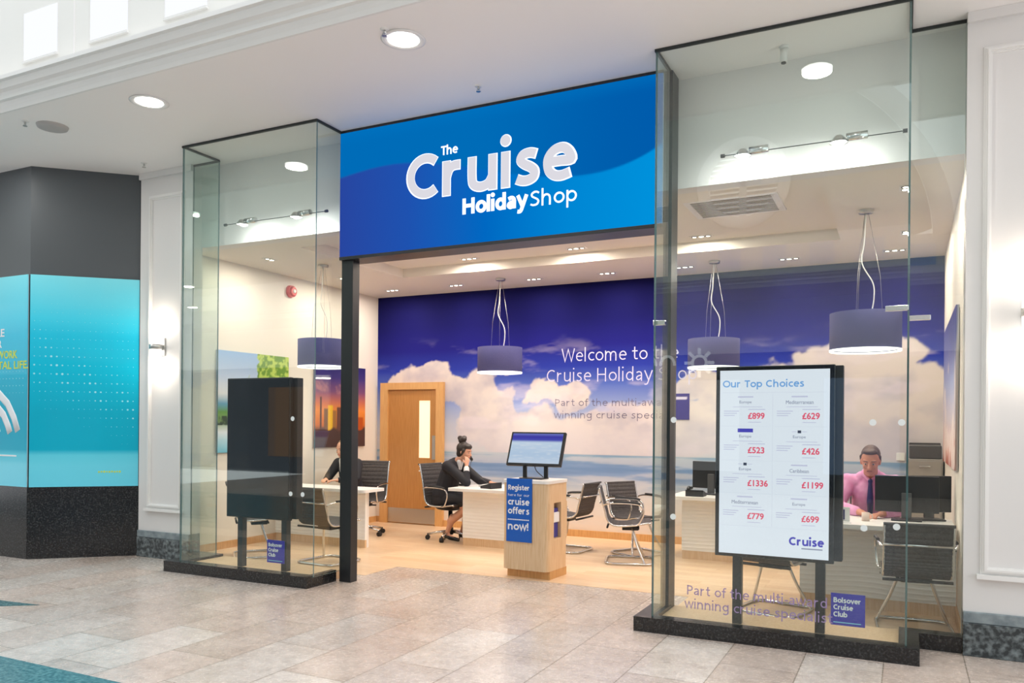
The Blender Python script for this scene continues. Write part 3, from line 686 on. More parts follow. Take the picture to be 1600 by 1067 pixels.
ML = [('Welcome to the', -4.31, -2.66, 2.415, 2.60, 'W'), ('Cruise Holiday Shop', -4.53, -2.42, 2.135, 2.32, 'C')]
for s_, a, b_, z0, z1, rf in ML:
    letters('lettering', s_, a-MX0, b_-MX0, z0, z1, -.001, M['wall_text'], MU, .055, .001)
letters('lettering', 'Part of the multi-award', -4.40-MX0, -2.72-MX0, 1.80, 1.90, -.001, M['wall_text_grey'], MU, .055, .001)
letters('lettering', 'winning cruise specialist', -4.42-MX0, -2.62-MX0, 1.63, 1.73, -.001, M['wall_text_grey'], MU, .055, .001)
PN = tag(picture('wall_notice', lambda U, V: lerp(np.broadcast_to(L((52, 40, 120)), U.shape+(3,)), L((210, 205, 225)), ((np.abs(V-.82) < .06) & (np.abs(U-.5) < .36)).astype(float)), .21, .34, 10, 20, attr_mat('notice print', .5)),
    'small purple notice with a white header on the mural wall, beside the right post', 'notice'); PN.location = (-2.72, YB-.012, 1.62)
# side wall pictures (faces +X): local x runs along +Y
def side_picture(fn, y0, z0, w, h, label, name='wall_picture', left=True):
    t_ = thing(name, label, 'picture', (XL+.03 if left else XR-.03, y0 if left else y0+w, z0), PI/2 if left else -PI/2)
    picture('printed_canvas', fn, w, h, 110, 110, attr_mat(name+' print', .5), t_, .025)
    return t_
def sunset(U, V):
    c_ = grad(V, [(0, (88, 58, 52)), (.22, (112, 70, 56)), (.27, (200, 110, 50)), (.45, (230, 140, 60)), (.55, (196, 110, 90)), (.68, (120, 76, 120)), (.85, (56, 44, 120)), (1, (40, 34, 104))])
    n_ = fbm(U*5+V*2, V*7, 5, 77); c_ = lerp(c_, L((214, 150, 140)), sst(.5, .7, n_)*.5*sst(.4, .6, V))
    for cx, w, h, col in ((.12, .012, .60, (70, 40, 44)), (.22, .035, .46, (120, 84, 62)), (.30, .04, .50, (236, 186, 50)), (.38, .03, .44, (160, 110, 60)), (.5, .07, .48, (104, 66, 60)), (.62, .09, .66, (70, 40, 50)), (.78, .03, .5, (60, 30, 30)), (.9, .05, .36, (180, 80, 30))):
        c_ = lerp(c_, L(col), sst(.01, 0, np.abs(U-cx)-w)*sst(.02, 0, V-h)*(V > .2))
    return lerp(c_, L((78, 54, 54)), sst(.24, .2, V+.02*np.sin(U*30)))
def tree(U, V):
    c_ = grad(V, [(0, (110, 186, 210)), (.12, (170, 210, 226)), (.2, (214, 224, 232)), (.30, (120, 150, 90)), (.40, (90, 140, 60)), (.48, (90, 150, 180)), (.58, (214, 220, 224)), (.75, (190, 208, 236)), (1, (150, 186, 230))])
    n_ = fbm(U*10, V*12, 5, 90)
    c_ = lerp(c_, L((40, 60, 36)), sst(.42, .55, n_)*((V > .27) & (V < .36)))
    d = 1-np.sqrt(((U-.82)/.33)**2+((V-.86)/.24)**2)+(n_-.45)*1.2
    leaf = lerp(np.broadcast_to(L((110, 152, 50)), U.shape+(3,)), L((190, 214, 96)), sst(.4, .6, fbm(U*26, V*26, 4, 91)))
    return lerp(c_, leaf, sst(0, .1, d))
def portpic(U, V):
    c_ = grad(V, [(0, (150, 60, 40)), (.1, (210, 150, 130)), (.3, (190, 180, 190)), (.55, (150, 160, 200)), (.8, (80, 90, 170)), (1, (50, 48, 130))])
    return lerp(c_, L((226, 210, 205)), sst(.45, .62, fbm(U*6, V*6, 5, 33))*sst(.85, .5, V)*.8)
side_picture(sunset, 8.77, 1.19, 1.17, 1.18, 'wall picture of an orange sunset over buildings, on the left side wall')
side_picture(tree, 7.02, 1.17, 1.23, 1.24, 'wall picture of pale blue sky with a bright green tree, on the left side wall')
side_picture(portpic, 7.35, 1.2, 2.2, 1.34, 'large blue and cream picture on the right side wall of the shop', left=False)

# ================================================================== DOOR
DR = sroot('door_1', (0, YB-.002, 0))
fr = MB().box(-7.335, -.06, 0, -7.20, 0, 2.165).box(-6.325, -.06, 0, -6.20, 0, 2.165).box(-7.20, -.06, 2.06, -6.325, 0, 2.165)
struct('door_frame', fr, M['frame_wood'], DR)
leaf = MB().box(-7.20, -.03, .01, -6.64, -.002, 2.06).box(-6.44, -.03, .01, -6.325, -.002, 2.06).box(-6.64, -.03, .01, -6.44, -.002, 1.02).box(-6.64, -.03, 1.89, -6.44, -.002, 2.06)
struct('door_leaf', leaf, M['door_wood'], DR)
struct('vision_panel', MB().box(-6.64, -.018, 1.02, -6.44, -.008, 1.89), M['door_pane'], DR)
struct('kick_plate', MB().box(-7.19, -.034, .02, -6.335, -.03, .24), M['brushed'], DR)
struct('push_plate', MB().box(-6.40, -.034, 1.0, -6.345, -.03, 1.36), M['brushed'], DR)

# fire alarm sounder on the left wall
FA = thing('fire_alarm', 'round red fire alarm sounder high on the left side wall', 'alarm', (XL, 8.30, 3.3), PI/2)
o = MB().cyl((0, 0, 0), (0, -.05, 0), .085, 28, .075).cyl((0, -.05, 0), (0, -.075, 0), .07, 28, .05).build('housing', M['red'], FA)
MB().cyl((0, -.072, 0), (0, -.09, 0), .03, 18, .02).build('strobe_lens', M['white_plastic'], FA)

# ================================================================== LAMPS
# mall downlights
def downlight(x, y, label, g='round downlights in the mall soffit'):
    t_ = thing('downlight', label, 'ceiling light', (x, y, ZC), 0, g)
    MB().lathe([(.155, 0), (.165, -.006), (.15, -.012), (.12, -.008), (.115, .0)], seg=40).build('trim_ring', M['white_paint'], t_)
    MB().disc(0, 0, -.006, .115, 32).build('lamp_face', M['bulb'], t_)
    area_light('downlight_lamp', (x, y, ZC-.03), .22, 14, (1, .96, .9))
downlight(-3.33, 4.90, 'large round downlight in the mall soffit above the sign, just outside the cornice edge')
downlight(-6.015, 4.90, 'large round downlight in the mall soffit above the dark pilaster side, nearest the smoke vent')
downlight(-.645, 5.00, 'round downlight in the mall soffit in front of the window with the lit price screen')
downlight(-8.70, 4.90, 'round downlight in the mall soffit before the neighbouring teal shop')
SV = tag(MB().lathe([(.001, -.03), (.10, -.03), (.13, -.022), (.14, 0)], -7.365, 4.913, 32, ZC).build('smoke_detector', mat('grey detector', (.45, .43, .42), .6)), 'flat round grey smoke detector on the mall soffit', 'detector')
def sprinkler(x, y, label):
    t_ = thing('sprinkler_head', label, 'sprinkler', (x, y, ZC), 0, 'sprinkler heads in the soffit')
    MB().lathe([(.001, -.008), (.028, -.006), (.034, 0)], seg=20).build('escutcheon', M['white_paint'], t_)
    MB().cyl((0, 0, 0), (0, 0, -.03), .008).cyl((0, 0, -.045), (0, 0, -.048), .02, 14).tube([(-.012, 0, -.02), (-.014, 0, -.035), (0, 0, -.046)], .002, 5).tube([(.012, 0, -.02), (.014, 0, -.035), (0, 0, -.046)], .002, 5).build('spray_head', M['brushed'], t_)
sprinkler(-7.48, 4.72, 'tiny sprinkler head in the soffit beside the smoke detector')
sprinkler(-3.37, 4.72, 'tiny sprinkler head in the soffit beside the big downlight above the sign')
sprinkler(-3.22, 5.85, 'tiny sprinkler head in the soffit close to the top edge of the blue sign')
sprinkler(-7.5, 6.05, 'tiny sprinkler head in the soffit above the narrow white pilaster')
CM = thing('security_camera', 'small white cylindrical security camera hanging inside the right glass bay', 'camera', (-.83, 6.2, ZC))
MB().cyl((0, 0, 0), (0, 0, -.02), .035).cyl((0, 0, -.02), (0, 0, -.12), .026).build('housing', M['white_plastic'], CM)
MB().cyl((0, 0, -.12), (0, 0, -.128), .018).build('lens', M['black_gloss'], CM)

# wire spotlights in the bays
def wire_light(x0, x1, lamps, label):
    t_ = thing('spotlight_wire', label, 'spotlight', (0, 6.12, 3.59), 0, 'wire spotlights behind the glass bays')
    MB().tube([(x0, 0, 0), (x1, 0, 0)], .0035, 6).build('wire', M['black_metal'], t_)
    MB().cyl((x0, 0, 0), (x0+.03, 0, 0), .014, 10).cyl((x1-.03, 0, 0), (x1, 0, 0), .014, 10).build('wire_anchor', M['dark_grey'], t_)
    for x in lamps:
        h = MB().cyl((x+.05, .0, .01), (x+.19, 0, .012), .028, 16).build('lamp_body', M['chrome'], t_)
        h2 = MB().lathe([(.03, .03), (.05, .005), (.062, -.02)], x, .01, 24, 0).build('reflector', M['chrome'], t_)
        MB().disc(x, .01, -.012, .056, 24).build('lamp_face', M['bulb'], t_)
        l_ = area_light('spotlight_lamp', (x, 6.15, 3.57), .09, 6, (1, .98, .95)); l_.rotation_euler = (math.radians(62), 0, 0)
wire_light(-1.27, .0, [-1.11, -.44], 'wire mounted pair of halogen spotlights in the glass bay with the lit price screen')
wire_light(-6.37, -5.02, [-6.13, -5.42], 'wire mounted pair of halogen spotlights in the glass bay with the dark screen')

# interior downlight clusters
def cluster(x, y, z, nlamp, label, lit=(1,), rz=0, pw=18):
    t_ = thing('recessed_spotlight', label, 'ceiling light', (x, y, z), rz, 'recessed spotlight clusters in the shop ceiling')
    w = .075*nlamp
    MB().box(-w/2-.01, -.045, -.004, w/2+.01, .045, .0).build('trim_plate', M['white_paint'], t_)
    rg = MB(); fc = MB()
    for i in range(nlamp):
        cx_ = (-(nlamp-1)/2+i)*.075
        rg.cyl((cx_, 0, -.0035), (cx_, 0, -.007), .034, 18); fc.disc(cx_, 0, -.0075, .026 if i % 2 else .02, 16)
    rg.build('bezel', M['dark_grey'], t_); fc.build('lamp_face', M['bulb_warm'], t_)
    area_light('recessed_spotlight_lamp', (x, y, z-.02), .14, pw, WARM)
PL = ['in the far row beside the left side wall', 'in the far row left of the door pendant', 'in the far row beside the first pendant rose', 'in the far row right of the first pendant', 'in the far row beside the second pendant rose', 'in the far row right of the second pendant', 'in the far row at the right corner']
for i, x in enumerate((-6.79, -5.708, -4.5, -3.46, -2.45, -1.228, -.118)):
    cluster(x, 9.76, ZS, 3, 'recessed three lamp spotlight '+PL[i], pw=13)
for x, w in ((-4.93, 'left'), (-3.49, 'middle'), (-2.02, 'right')):
    cluster(x, 8.75, ZS+.12, 3, 'recessed spotlight cluster in the raised ceiling area, '+w+' of the three near its far edge', pw=18)
for y, w in ((8.91, 'farther'), (7.25, 'nearer')):
    cluster(-.012, y, ZS, 2, 'recessed two lamp spotlight by the right side wall, the '+w+' one', rz=PI/2, pw=14)
for y, w in ((8.7, 'farther'), (7.3, 'nearer')):
    cluster(-6.86, y, ZS, 2, 'recessed two lamp spotlight by the left side wall, the '+w+' one', rz=PI/2, pw=14)
cluster(-4.3, 7.5, ZS+.12, 3, 'recessed spotlight cluster above the kiosk, hidden behind the sign, left one', pw=18)
cluster(-2.3, 7.5, ZS+.12, 3, 'recessed spotlight cluster above the kiosk, hidden behind the sign, right one', pw=18)
# air conditioning grille + small wall speaker in coffer
AC = thing('air_vent', 'square slatted air conditioning grille in the raised ceiling behind the price screen window', 'vent', (-1.45, 7.65, ZS+.12))
MB().box(-.42, -.32, -.015, .42, .32, 0).build('frame', M['white_paint'], AC)
v = MB()
for i in range(12): v.box(-.36, -.27+i*.047, -.019, .36, -.25+i*.047, -.015)
v.build('slats', M['grey_cab'], AC)
AC2 = thing('air_vent', 'grey air grille in the raised ceiling just under the shop sign', 'vent', (-3.3, 8.05, ZS+.12))
MB().box(-.45, -.25, -.012, .45, .25, 0).build('frame', mat('pale grille', (.55, .52, .47), .6), AC2)
v = MB()
for i in range(9): v.box(-.4, -.2+i*.047, -.016, .4, -.186+i*.047, -.012)
v.build('slats', mat('grille slats', (.45, .42, .38), .6), AC2)

# pendants
def make_pendant():
    t_ = thing('pendant_lamp', '', 'pendant lamp', (0, 0, ZS), 0, 'blue drum pendant lamps')
    MB().lathe([(.001, -.03), (.06, -.03), (.065, -.02), (.065, 0)], seg=24).build('ceiling_rose', M['brushed'], t_)
    zt, zb, r_ = -.93, -1.27, .30
    sh = MB().lathe([(r_, zt), (r_, zb), (r_-.006, zb), (r_-.006, zt), (r_, zt)], seg=48)
    sh.build('shade', M['shade_blue'], t_)
    MB().disc(0, 0, zb+.018, r_-.007, 48).build('diffuser', M['diffuser'], t_)
    MB().disc(0, 0, zt-.01, r_-.007, 48, True).build('shade_top', M['shade_blue'], t_)
    MB().lathe([(r_+.001, zb-.006), (r_+.003, zb+.012), (r_-.008, zb+.012), (r_-.008, zb-.006), (r_+.001, zb-.006)], seg=48).build('rim', M['diffuser'], t_)
    w = MB()
    for a in (0, 2*PI/3, 4*PI/3): w.tube([(.02*math.cos(a), .02*math.sin(a), -.03), (.12*math.cos(a), .12*math.sin(a), -.60), (.14*math.cos(a), .14*math.sin(a), zt)], .002, 5)
    w.build('suspension_wires', M['brushed'], t_)
    c_ = smooth_path([(.0, 0, -.02), (-.015, 0, -.3), (-.03, 0, -.48), (.06, 0, -.66), (.07, 0, -.8), (.05, 0, zt)], 6)
    MB().tube(c_, .006, 6).build('flex_cable', M['white_plastic'], t_)
    return t_
pend0 = make_pendant()
PP = [((-4.895, 9.55), 'blue drum pendant lamp hanging in open view before the mural, right of the door'),
      ((-2.046, 9.55), 'blue drum pendant lamp hanging behind the left edge of the price screen window'),
      ((-.33, 7.85), 'largest looking blue drum pendant lamp, above the man in the pink shirt'),
      ((-6.50, 7.85), 'blue drum pendant lamp seen through the window with the dark screen')]
for i, ((x, y), lb) in enumerate(PP):
    if i == 0: pend0.location = (x, y, ZS); pend0['label'] = lb
    else: dup(pend0, (x, y, ZS), 0, lb)
    area_light('pendant_lamp_light', (x, y, ZS-1.29), .5, 10, WARM)

# wall sconces
def sconce(x, y, z, label):
    t_ = thing('wall_lamp', label, 'wall lamp', (x, y, z), 0, 'up and down wall lamps on the white pilasters')
    MB().box(-.045, -.02, -.10, .045, 0, .10, .004).build('back_plate', M['brushed'], t_)
    MB().cyl((0, -.10, .02), (0, -.10, -.035), .068, 28).box(-.02, -.10, -.02, .02, -.01, .005).build('band', M['brushed'], t_)
    MB().cyl((0, -.10, .02), (0, -.10, .20), .062, 28).build('upper_glass', M['lamp_glass'], t_)
    MB().cyl((0, -.10, -.035), (0, -.10, -.20), .062, 28).build('lower_glass', M['lamp_glass'], t_)
    for dz in (.23, -.23):
        p = bpy.data.lights.new('wall_lamp_light', 'POINT'); p.energy = 6; p.color = (1, .85, .7); p.shadow_soft_size = .05
        o_ = bpy.data.objects.new('wall_lamp_light', p); C.objects.link(o_); o_.location = (x, y-.10, z+dz)
sconce(-7.50, 6.32, 2.38, 'white glass wall lamp on the narrow pilaster beside the teal shop')
sconce(.74, 6.25, 2.31, 'white glass wall lamp on the wide pilaster at the far right edge')
# ================================================================== DISPLAY SCREENS
def display(x, label, lit):
    t_ = thing('display_screen', label, 'screen', (x, 6.0, 0), 0, 'portrait window display screens')
    MB().box(0, 0, .585, .825, .045, 1.985, .006).build('screen_case', M['black_gloss'] if lit else M['black_plastic'], t_)
    MB().box(.05, .045, .60, .875, .13, 1.98, .004).build('rear_case', M['black_plastic'], t_)
    for lx in (.125, .70): MB().box(lx, .03, .085, lx+.065, .09, .60).build('leg', M['black_metal'], t_)
    if not lit:
        MB().box(.012, -.003, .60, .813, .001, 1.97).build('screen_glass', M['screen_off'], t_); return t_
    MB().box(.03, -.003, .61, .79, .001, 1.955).build('lit_panel', M['scr_white'], t_)
    y = -.0035
    def T(s_, x0, x1, z0, z1, m_, b_=.01, ref=None): text('lettering', s_, x0, x1, z0, z1, y, m_, t_, b_, .0004, ref=ref)
    letters('lettering', 'Our Top Choices', .05, .62, 1.83, 1.882, y, M['scr_blue'], t_, .12, .0004)
    rows = [(1.715, 'Europe', '£899', 'Mediterranean', '£629'), (1.465, 'Europe', '£523', 'Europe', '£426'), (1.225, 'Europe', '£1336', 'Caribbean', '£1199'), (.985, 'Mediterranean', '£779', 'Europe', '£699')]
    ln = MB(); fine = MB(); mk = MB(); bl = MB()
    ln.box(.05, y-.0004, 1.79, .77, y, 1.793).box(.405, y-.0004, .82, .408, y, 1.78)
    for i, (z, a1, p1, a2, p2) in enumerate(rows):
        for cx, nm, pr in ((.215, a1, p1), (.59, a2, p2)):
            w = .026*len(nm)*.5
            T(nm, cx-w/2*1.1, cx+w/2*1.1, z-.008, z+.018, M['scr_grey'], .01)
            px = cx+.02; T(pr, px, px+.026*len(pr)+.01, z-.115, z-.072, M['scr_red'], .03)
            for k in range(3): fine.box(cx-.155, y-.0004, z-.062-k*.016, cx-.045-(k*17 % 5)*.008, y, z-.056-k*.016)
            fine.box(px, y-.0004, z-.05, px+.12, y, z-.044); fine.box(px, y-.0004, z-.142, px+.09, y, z-.137)
            fine.box(cx-.09, y-.0004, z-.03, cx+.12, y, z-.026)
            ln.box(cx-.17, y-.0004, z-.17, cx+.185, y, z-.168)
            if i in (1, 2) and not (i == 1 and cx < .4) and not (i == 2 and cx > .4):
                mk.box(cx-.012, y-.0004, z+.034, cx+.012, y, z+.054); fine.box(cx-.05, y-.0004, z+.042, cx-.018, y, z+.046).box(cx+.018, y-.0004, z+.042, cx+.05, y, z+.046)
            elif i == 1: bl.box(cx-.055, y-.0004, z+.036, cx+.055, y, z+.064)
            else: fine.box(cx-.055, y-.0004, z+.04, cx+.055, y, z+.05)
    ln.build('rule_lines', M['scr_line'], t_); fine.build('small_print', M['scr_lilac'], t_); mk.build('line_logo', M['scr_dark'], t_); bl.build('line_logo', M['scr_navy'], t_)
    letters('lettering', 'Cruise', .525, .76, .70, .758, y, M['scr_navy'], t_, .15, .0004); fine2 = MB().box(.61, y-.0004, .675, .75, y, .684); fine2.build('small_print', M['scr_grey'], t_)
    return t_
display(-1.265, 'tall white lit price screen on two black legs in the right window', True)
display(-6.185, 'tall black switched off screen on two black legs in the left window', False)
area_light('display_screen_glow', (-.85, 5.97, 1.28), .7, 3.0, (.9, .94, 1), (-PI/2, 0, 0), 'RECTANGLE', 1.25)

# ================================================================== KIOSK
KR = math.atan2(-.039, .503)
KX, KY = -3.665, 7.235
KI = thing('kiosk', 'light wood information kiosk with a blue register sign at the shop threshold', 'kiosk', (KX, KY, 0), -.06)
W_, D_, H_ = .515, .46, .985
def rrect(x0, y0, x1, y1, r_, n_=6):
    o = []
    for cx, cy_, a0 in ((x1-r_, y0+r_, -PI/2), (x1-r_, y1-r_, 0), (x0+r_, y1-r_, PI/2), (x0+r_, y0+r_, PI)):
        o += [(cx+r_*math.cos(a0+PI/2*k/n_), cy_+r_*math.sin(a0+PI/2*k/n_)) for k in range(n_+1)]
    return o
pts = rrect(0, 0, W_, D_, .05)
# body with side slot: build around the slot
bd = MB(); bd.prism(rrect(0, 0, W_, D_, .05), .085, .40); bd.prism(rrect(0, 0, W_, D_, .05), .76, .955)
bd.prism([(0, .05), (.015, .015), (.05, 0), (W_-.05, 0), (W_-.015, .015), (W_, .05), (W_, .14), (W_-.12, .14), (W_-.12, .30), (W_, .30), (W_, D_-.02), (W_-.02, D_), (0, D_)], .40, .76)
bd.build('body', M['wood'], KI)
MB().prism(rrect(-.008, -.008, W_+.008, D_+.008, .055), .955, .985).build('top', M['white_lam'], KI)
MB().box(.03, .06, 0, W_-.002, D_-.02, .085).build('plinth', M['wood_side'], KI)
MB().box(W_-.118, .145, .402, W_-.112, .295, .758).build('slot_back', M['black_plastic'], KI)
SB = MB().box(.055, -.016, .365, .345, -.002, 1.0, .003).build('sign_board', M['blue_sign'], KI)
for s_, a, b_, z0, z1 in (('Register', .075, .32, .885, .935), ('here for our', .075, .32, .822, .848), ('cruise', .075, .32, .735, .800), ('offers', .075, .32, .645, .710), ('and receive the best', .075, .32, .582, .598), ('now!', .075, .31, .485, .560)):
    if s_ in ('and receive the best',):
        q = MB()
        for i in range(12): q.box(.075+i*.0205, -.0175, .583, .075+i*.0205+.015, -.016, .594)
        q.build('small_print', M['white_print'], KI); continue
    letters('lettering', s_, a, b_, z0, z1, -.0165, M['white_print'], KI, .13 if z1-z0 > .03 else .08, .001)
BR = thing('brochure_stack', 'blue and white brochures standing in the side slot of the kiosk', 'brochures', (KX, KY, 0), -.06)
MB().box(W_-.10, .15, .405, W_-.03, .29, .70, .003).build('rear_booklet', M['brochure'], BR)
MB().box(W_-.03, .155, .56, W_-.012, .285, .66, .002).build('front_booklet', M['white_print'], BR)
MN = thing('touch_screen', 'tilted touch screen monitor on a black stand on top of the kiosk', 'monitor', (KX+.24, KY+.22, .985), -.02)
tl = MB(); tl.box(-.31, -.02, .13, .31, .02, .50, .006)
def tilt(mb, a, pz=.13, py=0):
    ca, sa = math.cos(a), math.sin(a)
    mb.v = [(x, py+(y-py)*ca+(z-pz)*sa, pz+(z-pz)*ca-(y-py)*sa) for x, y, z in mb.v]; return mb
A_ = .38
tilt(tl, A_).build('case', M['black_plastic'], MN)
def kscr(U, V):
    c_ = grad(V, [(0, (206, 224, 244)), (.3, (190, 214, 240)), (.7, (206, 226, 246)), (.78, (80, 84, 190)), (.9, (70, 66, 176)), (1, (120, 130, 210))])
    n_ = vnoise(U*9, V*60, 5); return lerp(c_, L((244, 248, 252)), sst(.5, .9, n_)*.35*(V < .7))
MK = bpy.data.materials.new('kiosk screen image'); MK.use_nodes = True; t = MK.node_tree; t.nodes.clear()
a = t.nodes.new('ShaderNodeVertexColor'); a.layer_name = 'Col'; e = t.nodes.new('ShaderNodeEmission'); e.inputs[1].default_value = .8; o_ = t.nodes.new('ShaderNodeOutputMaterial'); t.links.new(a.outputs[0], e.inputs[0]); t.links.new(e.outputs[0], o_.inputs[0])
g = picture('lit_screen', kscr, .575, .325, 50, 40, MK, MN, .002)
me = g.data
for v in me.vertices:
    x, y, z = v.co.x-.2875, v.co.y-.0225, v.co.z+.155
    ca, sa = math.cos(A_), math.sin(A_); v.co = (x, y*ca+(z-.13)*sa, .13+(z-.13)*ca-y*sa)
MB().box(-.13, -.07, 0, .13, .10, .012, .003).build('stand_base', M['black_plastic'], MN)
MB().box(-.13, .02, .012, -.09, .04, .24).box(.11, .02, .012, .15, .04, .24).build('stand_legs', M['black_plastic'], MN)
MB().tube(smooth_path([(.0, .03, .13), (.04, .0, .08), (.1, .03, .02)]), .005, 6).build('cable', M['black_plastic'], MN)

# ================================================================== DESKS
def wavy_panel(x0, x1, z0, z1, y):      # relief front
    nx = int((x1-x0)/.02); nz = int((z1-z0)/.011); vs = []; fs = []
    for j in range(nz+1):
        for i in range(nx+1):
            x = x0+(x1-x0)*i/nx; z = z0+(z1-z0)*j/nz
            ph = z*2*PI/.042+1.6*math.sin(x*4.2)+.7*math.sin(x*9+1)
            e = 0 if i in (0, nx) or j in (0, nz) else 1
            vs.append((x, y-.006*math.sin(ph)*e-.006, z))
    fs = [(j*(nx+1)+i, j*(nx+1)+i+1, (j+1)*(nx+1)+i+1, (j+1)*(nx+1)+i) for j in range(nz) for i in range(nx)]
    mb = MB(); mb.add(vs, fs, True); mb.box(x0, y-.005, z0, x1, y+.03, z1); return mb
def desk(label, x0, x1, y0, y1, px0, px1, py, far=True, ends=()):
    t_ = thing('reception_desk', label, 'desk', (0, 0, 0), 0, 'white panelled desks')
    MB().prism(rrect(x0, y0, x1, y1, .05), .705, .74).build('worktop', M['white_lam'], t_)
    wavy_panel(px0, px1, .10, .705, py).build('front_panel', M['desk_panel'], t_)
    MB().box(px0+.005, py, 0, px1-.005, py+.03, .10).build('plinth', M['wood'], t_)
    for xe in ends: MB().box(xe, py+.03, 0, xe+.03, y1-.1, .705).build('side_panel', M['white_lam'], t_)
    return t_
desk('white desk the woman on the phone is sitting at, partly behind the kiosk', -5.13, -4.15, 8.58, 9.5, -5.03, -4.22, 8.82, ends=(-4.26,))
desk('white desk with a monitor and phone between the mural and the price screen', -2.44, -1.35, 8.95, 9.75, -2.32, -1.44, 9.2, ends=(-1.48,))
desk('white relief fronted desk of the man in the pink shirt', -1.22, .37, 7.15, 7.95, -.82, .38, 7.40, ends=(-.82,))
desk('white relief fronted desk behind the dark window screen', -7.4, -5.78, 7.76, 8.2, -7.4, -5.96, 8.03, ends=(-5.99,))

# ================================================================== CHAIRS
def shell(prof, w, th, name, parent, ribs=.0):
    P = smooth_path([(0, y, z) for y, z in prof], 10); n_ = len(P); vs = []; 
    seg = 8
    for i, p in enumerate(P):
        t_ = (P[min(i+1, n_-1)]-P[max(i-1, 0)]).normalized(); nn = Vector((0, -t_.z, t_.y))
        rb = th*.5+(.004*abs(math.sin(i*PI/3.0)) if ribs else 0)
        for k in range(seg+1):
            x = -w/2+w*k/seg; vs.append((x, p.y+nn.y*rb, p.z+nn.z*rb))
        for k in range(seg+1):
            x = w/2-w*k/seg; vs.append((x, p.y-nn.y*rb, p.z-nn.z*rb))
    R_ = 2*(seg+1); fs = []
    for i in range(n_-1):
        for k in range(R_): k2 = (k+1) % R_; fs.append((i*R_+k, i*R_+k2, (i+1)*R_+k2, (i+1)*R_+k))
    fs += [tuple(range(R_))[::-1], tuple((n_-1)*R_+k for k in range(R_))]
    return MB().add(vs, fs, False).build(name, M['mesh'], parent)
VP = [(.24, .455), (.20, .462), (.05, .435), (-.12, .425), (-.20, .445), (-.245, .50), (-.265, .58), (-.30, .70), (-.335, .84)]
SPF = [(.24, .475), (.20, .482), (.05, .46), (-.12, .455), (-.20, .47), (-.245, .52), (-.265, .60), (-.29, .75), (-.33, .93), (-.35, 1.0)]
def chair_top(t_, prof, top):
    shell(prof, .44, .018, 'seat_shell', t_, 1)
    for s_ in (-1, 1):
        P = smooth_path([(s_*.228, y, z) for y, z in prof], 6)
        MB().tube(P, .011, 8).build('side_rail', M['chrome'], t_)
        z0 = prof[0][1]
        arm = smooth_path([(s_*.24, -.285, z0+.20), (s_*.262, -.20, z0+.225), (s_*.268, .0, z0+.225), (s_*.268, .12, z0+.205), (s_*.262, .155, z0+.12), (s_*.25, .10, z0+.0), (s_*.235, .04, z0-.02)], 6)
        MB().tube(arm, .0105, 8).build('armrest', M['chrome'], t_)
        MB().tube([p+Vector((0, 0, .012)) for p in arm[7:19]], .013, 8).build('arm_pad', M['black_plastic'], t_)
    yb, zb = prof[-1]; MB().cyl((-.235, yb-.012, zb-.005), (.235, yb-.012, zb-.005), .012, 10).build('top_rail', M['dark_grey'], t_)
    ym, zm = prof[-2]; MB().cyl((-.235, ym-.02, zm-.02), (.235, ym-.02, zm-.02), .010, 10).build('back_crossbar', M['chrome'], t_)
    MB().cyl((-.235, -.24, prof[4][1]-.035), (.235, -.24, prof[4][1]-.035), .012, 10).box(-.10, -.08, prof[3][1]-.06, .10, .10, prof[3][1]-.018, .005).cyl((-.235, .10, prof[2][1]-.035), (.235, .10, prof[2][1]-.035), .011, 10).build('under_frame', M['black_plastic'], t_)
def visitor(name='visitor_chair'):
    t_ = thing(name, '', 'chair', (0, 0, 0), 0, 'ribbed visitor chairs with chrome sled bases')
    chair_top(t_, VP, .84)
    lp = rrect(-.26, -.26, .26, .27, .10, 6)
    MB().tube([(x, y, .014) for x, y in lp], .0125, 8, closed=True).build('floor_loop', M['chrome'], t_)
    for s_ in (-1, 1):
        MB().tube(smooth_path([(s_*.25, .17, .014), (s_*.235, .15, .06), (s_*.17, .08, .22), (s_*.11, .03, .395)], 4), .013, 8).build('leg', M['chrome'], t_)
    return t_
def staff(name='office_chair'):
    t_ = thing(name, '', 'chair', (0, 0, 0), 0, 'high backed swivel office chairs')
    chair_top(t_, SPF, 1.0)
    MB().cyl((0, 0, .11), (0, 0, .40), .028, 16).cyl((0, 0, .07), (0, 0, .16), .04, 16).build('gas_column', M['black_plastic'], t_)
    for k in range(5):
        a = 2*PI*k/5+.3; c_, s_ = math.cos(a), math.sin(a)
        MB().tube([(.03*c_, .03*s_, .11), (.15*c_, .15*s_, .10), (.29*c_, .29*s_, .075)], [.022, .018, .012], 8).build('base_arm', M['chrome'], t_)
        tn = Vector((-s_, c_, 0)); p = Vector((.30*c_, .30*s_, .032))
        MB().cyl(p-tn*.022, p+tn*.022, .032, 16).cyl((p.x, p.y, .04), (p.x, p.y, .085), .008, 8).build('caster', M['black_plastic'], t_)
    return t_
v0 = visitor(); s0 = staff()
VC = [((.07, 6.86), .08, 'black visitor chair with its back to the window, before the man\'s desk'),
      ((-.98, 6.98), -.25, 'visitor chair half hidden behind the lit price screen'),
      ((-5.72, 7.05), -.1, 'visitor chair with its back to the window beside the dark screen and black post'),
      ((-6.72, 7.0), -.75, 'visitor chair mostly hidden behind the dark window screen'),
      ((-3.73, 9.12), 1.50, 'visitor chair seen in profile right of the kiosk, facing the woman\'s desk'),
      ((-2.86, 9.27), -2.1, 'visitor chair showing its ribbed back from the front, beside the rear right desk'),
      ((-2.79, 8.69), -1.27, 'visitor chair seen edge on, standing nearest before the rear right desk')]
